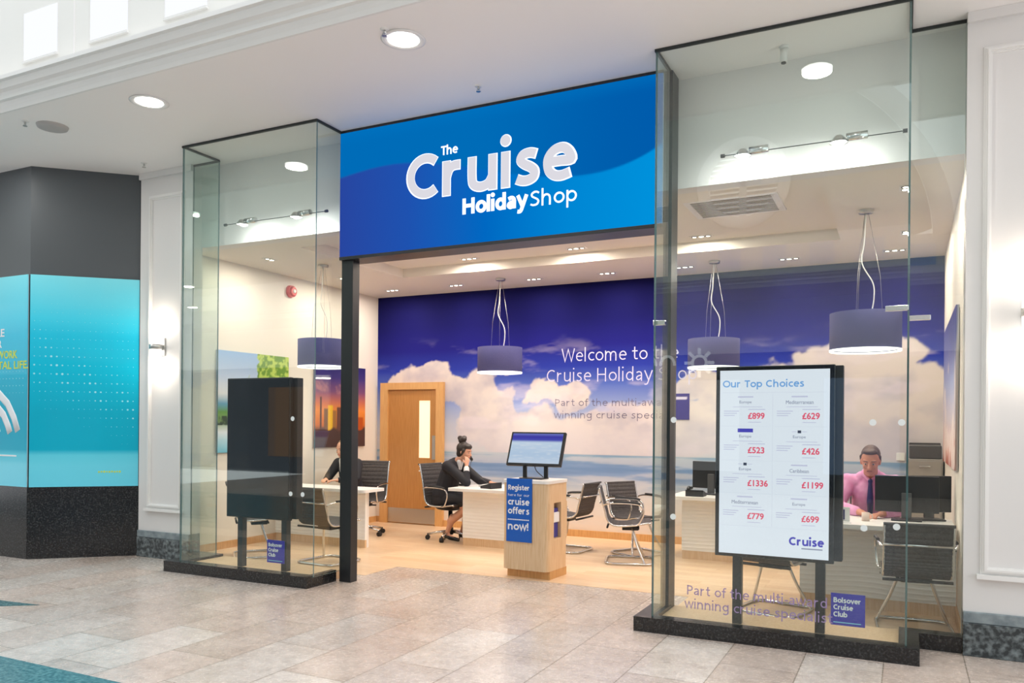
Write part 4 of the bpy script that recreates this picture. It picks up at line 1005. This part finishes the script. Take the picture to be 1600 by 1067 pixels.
for i, ((x, y), a, lb) in enumerate(VC):
    if i == 0: v0.location = (x, y, .002); v0.rotation_euler = (0, 0, a); v0['label'] = lb
    else: dup(v0, (x, y, .002), a, lb)
OC = [((-5.72, 9.2), -1.25, 'high backed office chair the woman on the phone sits in'),
      ((-6.02, 9.15), 2.75, 'high backed ribbed office chair beside the wooden door, behind the left desk'),
      ((-1.75, 9.95), 2.9, 'office chair behind the desk with the monitor, beside the price screen'),
      ((-.42, 8.45), PI+.05, 'office chair the man in the pink shirt sits in')]
OC = [((-5.42, 9.17), -1.72, OC[0][2]), ((-6.70, 8.98), PI+.2, OC[1][2]), ((-1.62, 9.85), 2.2, OC[2][2]), ((-.27, 8.42), PI, OC[3][2])]
for i, ((x, y), a, lb) in enumerate(OC):
    if i == 0: s0.location = (x, y, .002); s0.rotation_euler = (0, 0, a); s0['label'] = lb
    else: dup(s0, (x, y, .002), a, lb)
# ================================================================== PEOPLE (local: facing +X, seat centre at origin)
def hand(mb, w, d, up, size=1., curl=.5, thumb=1):
    """wrist point, pointing direction, back-of-hand normal"""
    w = Vector(w); d = Vector(d).normalized(); up = Vector(up); up = (up-d*up.dot(d)).normalized(); s_ = d.cross(up)*thumb
    k = size
    for i in range(4):
        o = (i-1.5)*.019*k
        mb.cap(w+d*.01*k+s_*o*.7, w+d*.078*k+s_*o, .014*k, .012*k, 8)
    Ls = (.072, .080, .075, .058)
    for i in range(4):
        o = (1.5-i)*.0195*k; b_ = w+d*.085*k+s_*o; Ln = Ls[i]*k; p = b_; dd = d.copy()
        for q, f in enumerate((.45, .32, .23)):
            ang_ = curl*(.5+.35*q+.08*i); dd = (d*math.cos(ang_*(q+1)*.6)-up*math.sin(ang_*(q+1)*.6)).normalized()
            e = p+dd*Ln*f; mb.cap(p, e, (.0088-.0007*q)*k, (.0082-.0008*q)*k, 8); p = e
    b_ = w+d*.025*k+s_*.026*k; m_ = b_+(d*.6+s_*.7-up*.25).normalized()*.036*k; e = m_+(d*.9+s_*.15-up*.3).normalized()*.03*k
    mb.cap(b_, m_, .012*k, .0105*k, 8); mb.cap(m_, e, .010*k, .0085*k, 8)
def head(mb, c, fwd, up, s_=1., male=False):
    """skull, jaw, nose, brow, ears around centre c; fwd/up unit-ish"""
    f = Vector(fwd).normalized(); u = Vector(up); u = (u-f*u.dot(f)).normalized(); r_ = f.cross(u)
    R_ = Matrix((f, r_, u)).transposed()
    c = Vector(c)
    def P(a, b_, c_): return c+(f*a+r_*b_+u*c_)*s_
    mb.ell(P(-.012, 0, .03), (.098*s_, .076*s_, .092*s_), 20, 14, R_)
    mb.ell(P(.020, 0, -.02), (.070*s_, .062*s_, .085*s_), 18, 12, R_)
    mb.ell(P(.040, 0, -.070), (.045*s_, .047*s_*(1.1 if male else 1), .035*s_), 14, 10, R_)
    mb.ell(P(.070, 0, -.092), (.020*s_, .022*s_, .018*s_), 12, 8, R_)         # chin
    mb.cap(P(.085, 0, .018), P(.108, 0, -.022), .008*s_, .0125*s_, 10)         # nose
    for k in (-1, 1):
        mb.ell(P(.100, k*.011, -.026), (.009*s_, .009*s_, .008*s_), 8, 6, R_)
        mb.ell(P(.070, k*.034, -.022), (.020*s_, .020*s_, .020*s_), 10, 8, R_)  # cheek
        mb.cap(P(.083, k*.014, .030), P(.074, k*.046, .032), .0085*s_, .007*s_, 8)   # brow
        mb.ell(P(-.005, k*.076, .0), (.020*s_, .008*s_, .032*s_), 12, 8, R_)    # ear
    mb.cap(P(.088, -.018, -.052), P(.088, .018, -.052), .0075*s_, .0075*s_, 8)   # lips
    mb.cap(P(.086, -.014, -.062), P(.086, .014, -.062), .0075*s_, .0075*s_, 8)
    return P, R_
def face_bits(P, R_, parent, s_=1., lip=None, eye=None):
    for k in (-1, 1):
        MB().ell(P(.0815, k*.031, .008), (.006*s_, .011*s_, .0055*s_), 10, 8, R_).build('eye', eye or M['eye_white'], parent)
        MB().ell(P(.0865, k*.031, .008), (.003*s_, .0055*s_, .0052*s_), 8, 6, R_).build('iris', M['hair_dark'], parent)
        MB().cap(P(.0915, k*.016, .032), P(.080, k*.050, .034), .0035*s_, .0028*s_, 6).build('eyebrow', M['hair_brown'], parent)
    MB().cap(P(.0945, -.018, -.056), P(.0945, .018, -.056), .0045*s_, .0045*s_, 8).build('lips', lip or mat('lips', s2l((176, 84, 80)), .5), parent)

# ---- woman on the phone
WO = thing('person', 'woman in a black skirt suit, dark hair in a bun, on the phone', 'person', (-5.50, 9.15, 0), 0)
sk = MB()
hip = Vector((.0, 0, .56)); chest = Vector((.09, 0, .88)); neck0 = Vector((.185, 0, 1.05)); hc = Vector((.30, 0, 1.17))
sk.cap(hip, chest, .135, .125); sk.cap((.02, -.08, .54), (.02, .08, .54), .12, .12); sk.cap((.13, -.11, .96), (.13, .11, .96), .06, .06); sk.cap(neck0-Vector((.03, 0, .03)), (.265, 0, 1.11), .05, .047)
HPf, HRf = head(sk, hc, (1, 0, -.22), (.22, 0, 1), .96)
sho = Vector((.145, -.165, .99)); elb = Vector((.445, -.20, .79)); wri = Vector((.395, -.115, .995))
sk.cap(sho, elb, .040, .036); sk.cap(elb, wri, .036, .024)
hand(sk, wri+Vector((0, .0, .01)), (-.02, .25, 1), (.9, -.5, .1), .92, 1.2, -1)
sho2 = Vector((.145, .165, .99)); elb2 = Vector((.42, .20, .79)); wri2 = Vector((.66, .08, .775))
sk.cap(sho2, elb2, .040, .036); sk.cap(elb2, wri2, .036, .024); hand(sk, wri2, (.92, -.35, 0), (0, 0, 1), .92, .5, -1)
for s_, kx, ax in ((-1, .47, .10), (1, .50, .22)):
    kn = Vector((kx, s_*.085, .50)); an = Vector((ax, s_*.09, .115))
    sk.cap((.05, s_*.09, .53), kn, .088, .062); sk.cap(kn, an+Vector((.05, 0, .15)), .058, .050); sk.cap(an+Vector((.08, 0, .2)), an, .050, .029)
    sk.cap(an, an+Vector((.015, 0, -.03)), .029, .026); sk.cap(an+Vector((0, 0, -.035)), an+Vector((.145, 0, -.088)), .025, .018)
remeshed('body', sk, M['skin'], .0068, WO, 3)
face_bits(HPf, HRf, WO, .96)
jk = MB()
jk.cap(hip+Vector((0, 0, .02)), chest, .150, .142); jk.cap(chest, (.13, 0, .97), .14, .115); jk.cap((.125, -.13, .975), (.125, .13, .975), .088, .088); jk.cap((.0, -.07, .60), (.0, .07, .60), .14, .14)
jk.cap(sho, elb, .072, .058); jk.cap(elb, elb.lerp(wri, .62), .053, .042); jk.cap(sho2, elb2, .072, .058); jk.cap(elb2, elb2.lerp(wri2, .8), .053, .040)
jk.cap(neck0-Vector((.07, 0, .05)), neck0-Vector((.035, 0, .01)), .075, .060)
remeshed('suit_jacket', jk, M['suit'], .009, WO, 4)
skt = MB()
skt.cap((.0, -.06, .545), (.0, .06, .545), .15, .15); skt.cap((.0, -.07, .535), (.36, -.075, .535), .125, .095); skt.cap((.0, .07, .535), (.36, .075, .535), .125, .095); skt.cap((.1, 0, .53), (.36, 0, .52), .11, .08)
remeshed('skirt', skt, M['suit'], .01, WO, 4)
MB().cap(elb.lerp(wri, .66), elb.lerp(wri, .84), .040, .036).build('shirt_cuff', M['shirt_white'], WO)
MB().cap((.235, -.03, 1.045), (.225, -.02, .95), .03, .02).cap((.235, .03, 1.045), (.225, .02, .95), .03, .02).build('shirt_collar', M['shirt_white'], WO)
hr = MB()
hr.ell(HPf(-.03, 0, .045), (.098, .084, .090), 18, 12, HRf); hr.ell(HPf(.03, 0, .085), (.060, .068, .040), 14, 10, HRf); hr.cap(HPf(-.05, 0, -.03), HPf(-.04, 0, .02), .065, .075)
hr.cap(HPf(.02, -.076, .03), HPf(.0, -.074, -.035), .020, .014); hr.cap(HPf(.02, .076, .03), HPf(.0, .074, -.035), .020, .014)
b0 = HPf(-.075, 0, .165)
for a in range(7): hr.ell(b0+Vector((.028*math.cos(a*.9), .028*math.sin(a*.9), .018*math.sin(a*2.1))), (.036, .036, .034), 12, 8)
hr.cap(HPf(-.05, 0, .10), b0, .045, .04)
remeshed('hair', hr, M['hair_dark'], .007, WO, 2)
for s_, ax in ((-1, .10), (1, .22)):
    sh = MB(); y = s_*.09
    sh.cap((ax-.02, y, .062), (ax+.04, y, .05), .030, .030); sh.cap((ax+.04, y, .045), (ax+.165, y, .024), .032, .022); sh.cap((ax-.035, y, .055), (ax-.04, y, .01), .012, .007); sh.cap((ax+.03, y, .028), (ax+.17, y, .014), .012, .012)
    remeshed('shoe', sh, M['black_gloss'], .006, WO, 1)
HS = thing('phone_handset', 'black phone handset the woman holds to her ear, with its cord', 'phone', (-5.50, 9.15, 0))
MB().cap(HPf(.0, -.100, .01), HPf(.08, -.088, -.08), .013, .013).cap(HPf(-.005, -.094, .018), HPf(.01, -.094, .01), .022, .022).cap(HPf(.075, -.084, -.075), HPf(.085, -.084, -.085), .019, .019).build('handset', M['black_plastic'], HS)
MB().tube(smooth_path([HPf(.088, -.086, -.09), (.48, -.16, .99), (.60, -.20, .90), (.74, -.25, .82), (.86, -.28, .778)], 8), .0045, 6).build('cord', M['black_plastic'], HS)
KB = tag(MB().box(-.2, -.07, 0, .2, .07, .02, .004).box(-.19, -.06, .02, .19, .06, .026, .002).build('keyboard', mat('pale keyboard', (.5, .5, .5), .5)), 'pale keyboard under the woman\'s hand on her desk', 'keyboard'); KB.location = (-4.82, 9.17, .74); KB.rotation_euler = (0, 0, PI/2)
def desk_phone(x, y, rz, label):
    t_ = thing('desk_phone', label, 'phone', (x, y, .74), rz, 'black desk phones')
    b_ = MB().prism([(-.09, 0), (.09, 0), (.09, .03), (-.09, .075)], -.10, .10, 'x'); b_.build('base', M['black_plastic'], t_)
    kp = MB()
    for i in range(4):
        for j in range(3): kp.box(.0+j*.025, -.05+i*.028, .05-.25*(-.05+i*.028), .016+j*.025, -.035+i*.028, .057-.25*(-.05+i*.028))
    kp.build('keypad', M['dark_grey'], t_)
    return t_
dp = desk_phone(-4.64, 8.84, 1.3, 'black desk phone on the woman\'s desk beside the kiosk')
dp2 = desk_phone(-2.14, 9.12, 0, 'black desk phone with handset on the rear right desk')
MB().cap((-.07, -.08, .085), (-.07, .08, .085), .018, .018).cap((-.07, -.08, .085), (-.07, -.05, .10), .02, .018).build('handset', M['black_plastic'], dp2)

# ---- man in the pink shirt, local facing +X -> world facing -Y
MA = thing('person', 'man in a pink shirt and navy tie working at the right hand desk', 'person', (-.285, 8.36, 0), -PI/2)
sk = MB(); hip = Vector((.02, 0, .57)); chest = Vector((.12, 0, .93)); hc = Vector((.30, 0, 1.225))
sk.cap(hip, chest, .16, .15); sk.cap((.02, -.09, .56), (.02, .09, .56), .13, .13); sk.cap((.14, -.14, .99), (.14, .14, .99), .06, .06); sk.cap((.17, 0, 1.05), (.26, 0, 1.17), .064, .062)
HPm, HRm = head(sk, hc, (1, -.06, -.30), (.30, 0, 1), 1.06, True)
for s_ in (-1, 1):
    sh_ = Vector((.15, s_*.205, 1.02)); el = Vector((.30, s_*.27, .80)); wr = Vector((.56, s_*.10+.0, .775))
    if s_ < 0: el = Vector((.28, s_*.29, .80)); wr = Vector((.52, -.06, .775))
    sk.cap(sh_, el, .045, .042); sk.cap(el, wr, .043, .030); hand(sk, wr, (.8, -s_*.5, -.05), (0, 0, 1), 1.0, .7, s_)
    sk.cap((.05, s_*.10, .55), (.50, s_*.12, .53), .095, .070); sk.cap((.50, s_*.12, .53), (.46, s_*.12, .10), .065, .045); sk.cap((.44, s_*.12, .06), (.62, s_*.13, .04), .045, .035)
remeshed('body', sk, M['skin_man'], .0075, MA, 3)
face_bits(HPm, HRm, MA, 1.06, lip=mat('man lips', s2l((150, 76, 66)), .5))
jk = MB(); jk.cap(hip, chest, .175, .168); jk.cap(chest, (.14, 0, 1.0), .165, .12); jk.cap((.13, -.175, 1.015), (.13, .175, 1.015), .088, .088); jk.cap((.15, -.07, 1.065), (.15, .07, 1.065), .07, .07)
for s_ in (-1, 1):
    sh_ = Vector((.15, s_*.205, 1.02)); el = Vector((.30, s_*.27, .80)); wr = Vector((.56, s_*.10, .775))
    if s_ < 0: el = Vector((.28, s_*.29, .80)); wr = Vector((.52, -.06, .775))
    jk.cap(sh_, el, .088, .068); jk.cap(el, el.lerp(wr, .78), .062, .048)
remeshed('shirt', jk, M['shirt_pink'], .009, MA, 4)
cl = MB().cap((.225, -.055, 1.10), (.285, -.012, 1.055), .022, .014).cap((.225, .055, 1.10), (.285, .012, 1.055), .022, .014).cap((.16, -.06, 1.13), (.225, -.055, 1.10), .02, .022).cap((.16, .06, 1.13), (.225, .055, 1.10), .02, .022)
cl.build('shirt_collar', M['shirt_pink'], MA)
MB().cap((.292, 0, 1.05), (.298, 0, 1.02), .021, .016).cap((.298, 0, 1.02), (.312, 0, .86), .018, .028).cap((.312, 0, .86), (.25, 0, .74), .028, .02).build('tie', M['tie'], MA)
tr_ = MB().cap((.0, -.09, .56), (.0, .09, .56), .15, .15)
for s_ in (-1, 1): tr_.cap((.05, s_*.10, .55), (.50, s_*.12, .53), .11, .085).cap((.50, s_*.12, .53), (.46, s_*.12, .12), .082, .065)
remeshed('trousers', tr_, M['suit'], .011, MA, 3)
for s_ in (-1, 1): MB().cap((.43, s_*.12, .055), (.60, s_*.13, .045), .05, .04).build('shoe', M['black_gloss'], MA)
hr = MB(); hr.ell(HPm(-.032, 0, .055), (.090*1.06, .080*1.06, .088*1.06), 20, 14, HRm); hr.ell(HPm(.025, 0, .100), (.050, .062, .030), 14, 8, HRm)
for k in (-1, 1): hr.cap(HPm(.0, k*.072, .05), HPm(-.02, k*.073, .0), .018, .014)
remeshed('hair', hr, M['hair_brown'], .007, MA, 2)

# ---- third person, mostly behind the post
TP = thing('person', 'person in a black suit seated behind the black post, mostly hidden', 'person', (-6.88, 9.0, 0), -PI/2-.05)
sk = MB(); hip = Vector((.02, 0, .56)); chest = Vector((.10, 0, .90)); hc = Vector((.24, 0, 1.18))
sk.cap(hip, chest, .14, .13); sk.cap((.12, -.12, .96), (.12, .12, .96), .055, .055); sk.cap((.15, 0, 1.02), (.20, 0, 1.13), .05, .05)
HPt, HRt = head(sk, hc, (1, 0, -.2), (.2, 0, 1), .98)
for s_ in (-1, 1):
    sh_ = Vector((.13, s_*.17, .985)); el = Vector((.24, s_*.25, .79)); wr = Vector((.46, s_*.10, .775))
    sk.cap(sh_, el, .038, .036); sk.cap(el, wr, .038, .026); hand(sk, wr, (.8, -s_*.4, 0), (0, 0, 1), .95, .6, s_)
    sk.cap((.05, s_*.09, .54), (.46, s_*.10, .52), .09, .065); sk.cap((.46, s_*.10, .52), (.42, s_*.10, .09), .058, .035); sk.cap((.40, s_*.10, .05), (.56, s_*.10, .035), .035, .028)
remeshed('body', sk, M['skin'], .008, TP, 3); face_bits(HPt, HRt, TP, .98)
jk = MB(); jk.cap(hip, chest, .155, .148); jk.cap(chest, (.12, 0, .97), .14, .11); jk.cap((.11, -.14, .98), (.11, .14, .98), .082, .082); jk.cap((0, -.09, .55), (0, .09, .55), .14, .14)
for s_ in (-1, 1):
    sh_ = Vector((.13, s_*.17, .985)); el = Vector((.24, s_*.25, .79)); wr = Vector((.46, s_*.10, .775))
    jk.cap(sh_, el, .074, .058); jk.cap(el, el.lerp(wr, .85), .054, .042); jk.cap((.03, s_*.09, .54), (.46, s_*.10, .52), .105, .08)
    jk.cap((.46, s_*.10, .52), (.42, s_*.10, .14), .078, .06)
remeshed('suit', jk, M['suit'], .01, TP, 4)
MB().cap((.245, 0, 1.03), (.262, 0, .88), .045, .02).build('shirt_front', M['shirt_white'], TP)
hr = MB(); hr.ell(HPt(-.035, 0, .05), (.095, .082, .088), 18, 12, HRt); hr.cap(HPt(-.05, 0, .0), HPt(-.05, 0, -.06), .07, .055)
remeshed('hair', hr, mat('ash blond hair', (.18, .12, .07), .6), .008, TP, 2)

# ================================================================== DESK ITEMS
def monitor(x, y, rz, label, w=.50):
    t_ = thing('computer_monitor', label, 'monitor', (x, y, .74), rz, 'black desktop monitors')
    MB().box(-w/2, -.02, .07, w/2, .015, .385, .005).build('case', M['black_plastic'], t_)
    MB().box(-w/2+.015, -.0215, .085, w/2-.015, -.019, .37).build('screen_glass', M['screen_off'], t_)
    MB().box(-.04, .015, .02, .04, .05, .24, .005).build('stand_neck', M['dark_grey'], t_)
    MB().box(-.12, -.08, 0, .12, .10, .014, .005).build('stand_foot', M['black_plastic'], t_)
    return t_
monitor(.015, 7.72, PI, 'black desktop monitor seen from behind, in front of the man in pink')
m2 = monitor(.18, 7.86, PI+.3, 'smaller black monitor next to the wall on the man\'s desk', .38)
monitor(-2.02, 9.42, PI-.25, 'black desktop monitor on the rear right desk beside the price screen')
FRM = thing('photo_frame', 'small white framed card with a blue figure at the left of the man\'s desk', 'frame', (-.50, 7.33, .74), .05)
MB().box(-.085, 0, 0, .085, .012, .125, .003).build('frame', M['white_plastic'], FRM)
MB().box(-.035, -.002, .02, .045, 0, .105).build('print', M['tie'], FRM)
tag(MB().box(-.66, 7.24, .741, -.40, 7.32, .746).build('leaflet', M['paper']), 'white leaflet lying on the front of the man\'s desk', 'paper')
MUG = thing('mug', 'small pale mug beside the man\'s monitor', 'mug', (-.30, 7.50, .74))
MB().lathe([(.001, .004), (.026, .004), (.028, .070), (.031, .073), (.031, 0), (.001, 0)], seg=20).build('cup', mat('pale ceramic', (.7, .55, .48), .4), MUG)
MB().tube(smooth_path([(.030, 0, .06), (.052, 0, .055), (.052, 0, .025), (.030, 0, .016)]), .005, 6).build('handle', mat('pale ceramic handle', (.7, .55, .48), .4), MUG)
CB = thing('filing_cabinet', 'grey metal cabinet standing against the mural in the right corner', 'cabinet', (.02, 9.82, 0))
MB().box(0, 0, 0, .35, .44, 1.20, .006).build('body', M['grey_cab'], CB)
for z in (.1, .47, .84): 
    d_ = MB().box(.012, -.012, z, .338, 0, z+.34, .004).build('drawer', M['grey_cab'], CB); MB().box(.12, -.022, z+.27, .23, -.012, z+.285, .002).build('handle', M['brushed'], d_)
PRN = thing('printer', 'dark printer with its lid raised on top of the grey cabinet', 'printer', (.04, 9.86, 1.2))
MB().box(0, 0, 0, .32, .36, .15, .012).build('body', M['dark_grey'], PRN)
o = tilt(MB().box(0, 0, .15, .32, .36, .175, .006), -.35, .15, .36).build('lid', M['black_plastic'], PRN)
tag(MB().box(-.09, YB-.02, 1.16, -.0, YB-.006, 1.25, .003).build('wall_socket', M['white_plastic']), 'small white switch plate on the mural beside the grey cabinet', 'switch')

# ================================================================== OPPOSITE SIDE OF THE MALL (seen as reflections in the glass)
YO = -5.0
struct('wall_opposite_soffit', MB().box(-45, YO-1.9, ZC, 9, YO, ZC+.2), M['soffit'])
struct('trim_cornice_opposite', MB().prism([(2*(-.25)-p[0]-.01, p[1]) for p in prof], -16, 9, 'x'), M['white_paint'])
OW = sroot('wall_opposite')
struct('wall_band', MB().box(-45, YO-.15, ZC+.2, 9, YO+.0, 5.35), M['opp_wall'], OW)
for i in range(-11, 14):
    x = -.6+.892*i; struct('wall_panel', MB().box(x-.225, YO, 4.735, x+.225, YO+.012, 5.16), M['opp_panel'], OW)
gcx, gz = -3.0, 5.3
pts = [(gcx+3.45*math.cos(PI*k/40), gz+3.45*math.sin(PI*k/40)) for k in range(41)]
# half round gable with a round window hole (ring built from quads)
gb = MB(); NS = 64; vs = []
for k in range(NS):
    a = 2*PI*k/NS; dx, dz = math.cos(a), math.sin(a)
    ro = .72; cx_, cz_ = -3.02, 6.52
    # ray from window centre to half disc boundary
    tt = 20.
    bq = dx*(cx_-gcx)+dz*(cz_-gz); cq = (cx_-gcx)**2+(cz_-gz)**2-3.45**2; tt = -bq+math.sqrt(bq*bq-cq)
    if dz < 0: tt = min(tt, (gz-cz_)/dz)
    vs += [(cx_+dx*ro, YO-.1, cz_+dz*ro), (cx_+dx*tt, YO-.1, cz_+dz*tt)]
gb.add(vs, [(2*k, 2*k+1, 2*((k+1) % NS)+1, 2*((k+1) % NS)) for k in range(NS)])
struct('gable_wall', gb, M['opp_gable'], OW)
struct('arch_moulding', MB().tube([(gcx+3.65*math.cos(PI*k/40), YO-.05, gz+3.65*math.sin(PI*k/40)) for k in range(41)], .2, 10), M['white_paint'], OW)
struct('round_window_frame', MB().tube([(-3.02+.82*math.cos(2*PI*k/48), YO-.02, 6.52+.82*math.sin(2*PI*k/48)) for k in range(48)], .12, 8, closed=True).box(-3.09, YO-.08, 5.75, -2.95, YO-.02, 7.3).box(-3.8, YO-.08, 6.45, -2.25, YO-.02, 6.59), M['white_paint'], OW)
lv = MB()
for i in range(14): lv.box(-3.72, YO-.25, 5.82+i*.1, -2.32, YO-.2, 5.87+i*.1)
struct('louvre', lv, M['grey_cab'], OW)
struct('upper_wall', MB().box(-45, YO-.4, 8.15, 9, YO-.1, 12.5).box(-45, YO-.4, 5.35, -9.2, YO-.1, 8.15).box(2.6, YO-.4, 5.35, 9, YO-.1, 8.15), M['opp_gable'], OW)
struct('shop_fascia', MB().box(-45, YO-1.95, 3.2, 9, YO-1.85, ZC), M['opp_wall'], OW)
struct('shopfront_glazing', MB().box(-45, YO-2.0, 0, 9, YO-1.95, 3.2), mat('dim shopfront', (.05, .06, .08), .2), OW)
sgn = MB(); sgn.tube([(-4.3+.16*math.cos(2*PI*k/24), YO-1.84, 3.0+.16*math.sin(2*PI*k/24)) for k in range(24)], .035, 6, closed=True)
for k in range(8):
    a = 2*PI*k/8; sgn.tube([(-4.3+.2*math.cos(a), YO-1.84, 3.0+.2*math.sin(a)), (-4.3+.34*math.cos(a), YO-1.84, 3.0+.34*math.sin(a))], .04, 6)
for i in range(4): sgn.tube([(-6.4+i*.45+.17*math.cos(PI*k/10), YO-1.84, 2.95+.22*math.sin(PI*k/10)) for k in range(11)], .035, 6)
tag(sgn.build('opposite_shop_sign', emis('opposite sign glow', (.9, .95, 1), 2.2)), 'white lit shop sign with a sun shape across the mall, seen reflected in the glass', 'sign')
for i, (x, c_) in enumerate(((-26, (.3, .28, .26)), (-22, (.28, .30, .34)), (-17.5, (.5, .3, .2)), (-12, (.75, .78, .8)), (-8.5, (.5, .3, .22)), (-4.9, (.75, .75, .8)), (-1.6, (.35, .5, .8)), (2.5, (.8, .7, .6)))):
    struct('lit_shop_window', MB().box(x, YO-1.96, .5, x+1.5, YO-1.93, 2.6), emis('shop interior glow', c_, .8), OW)
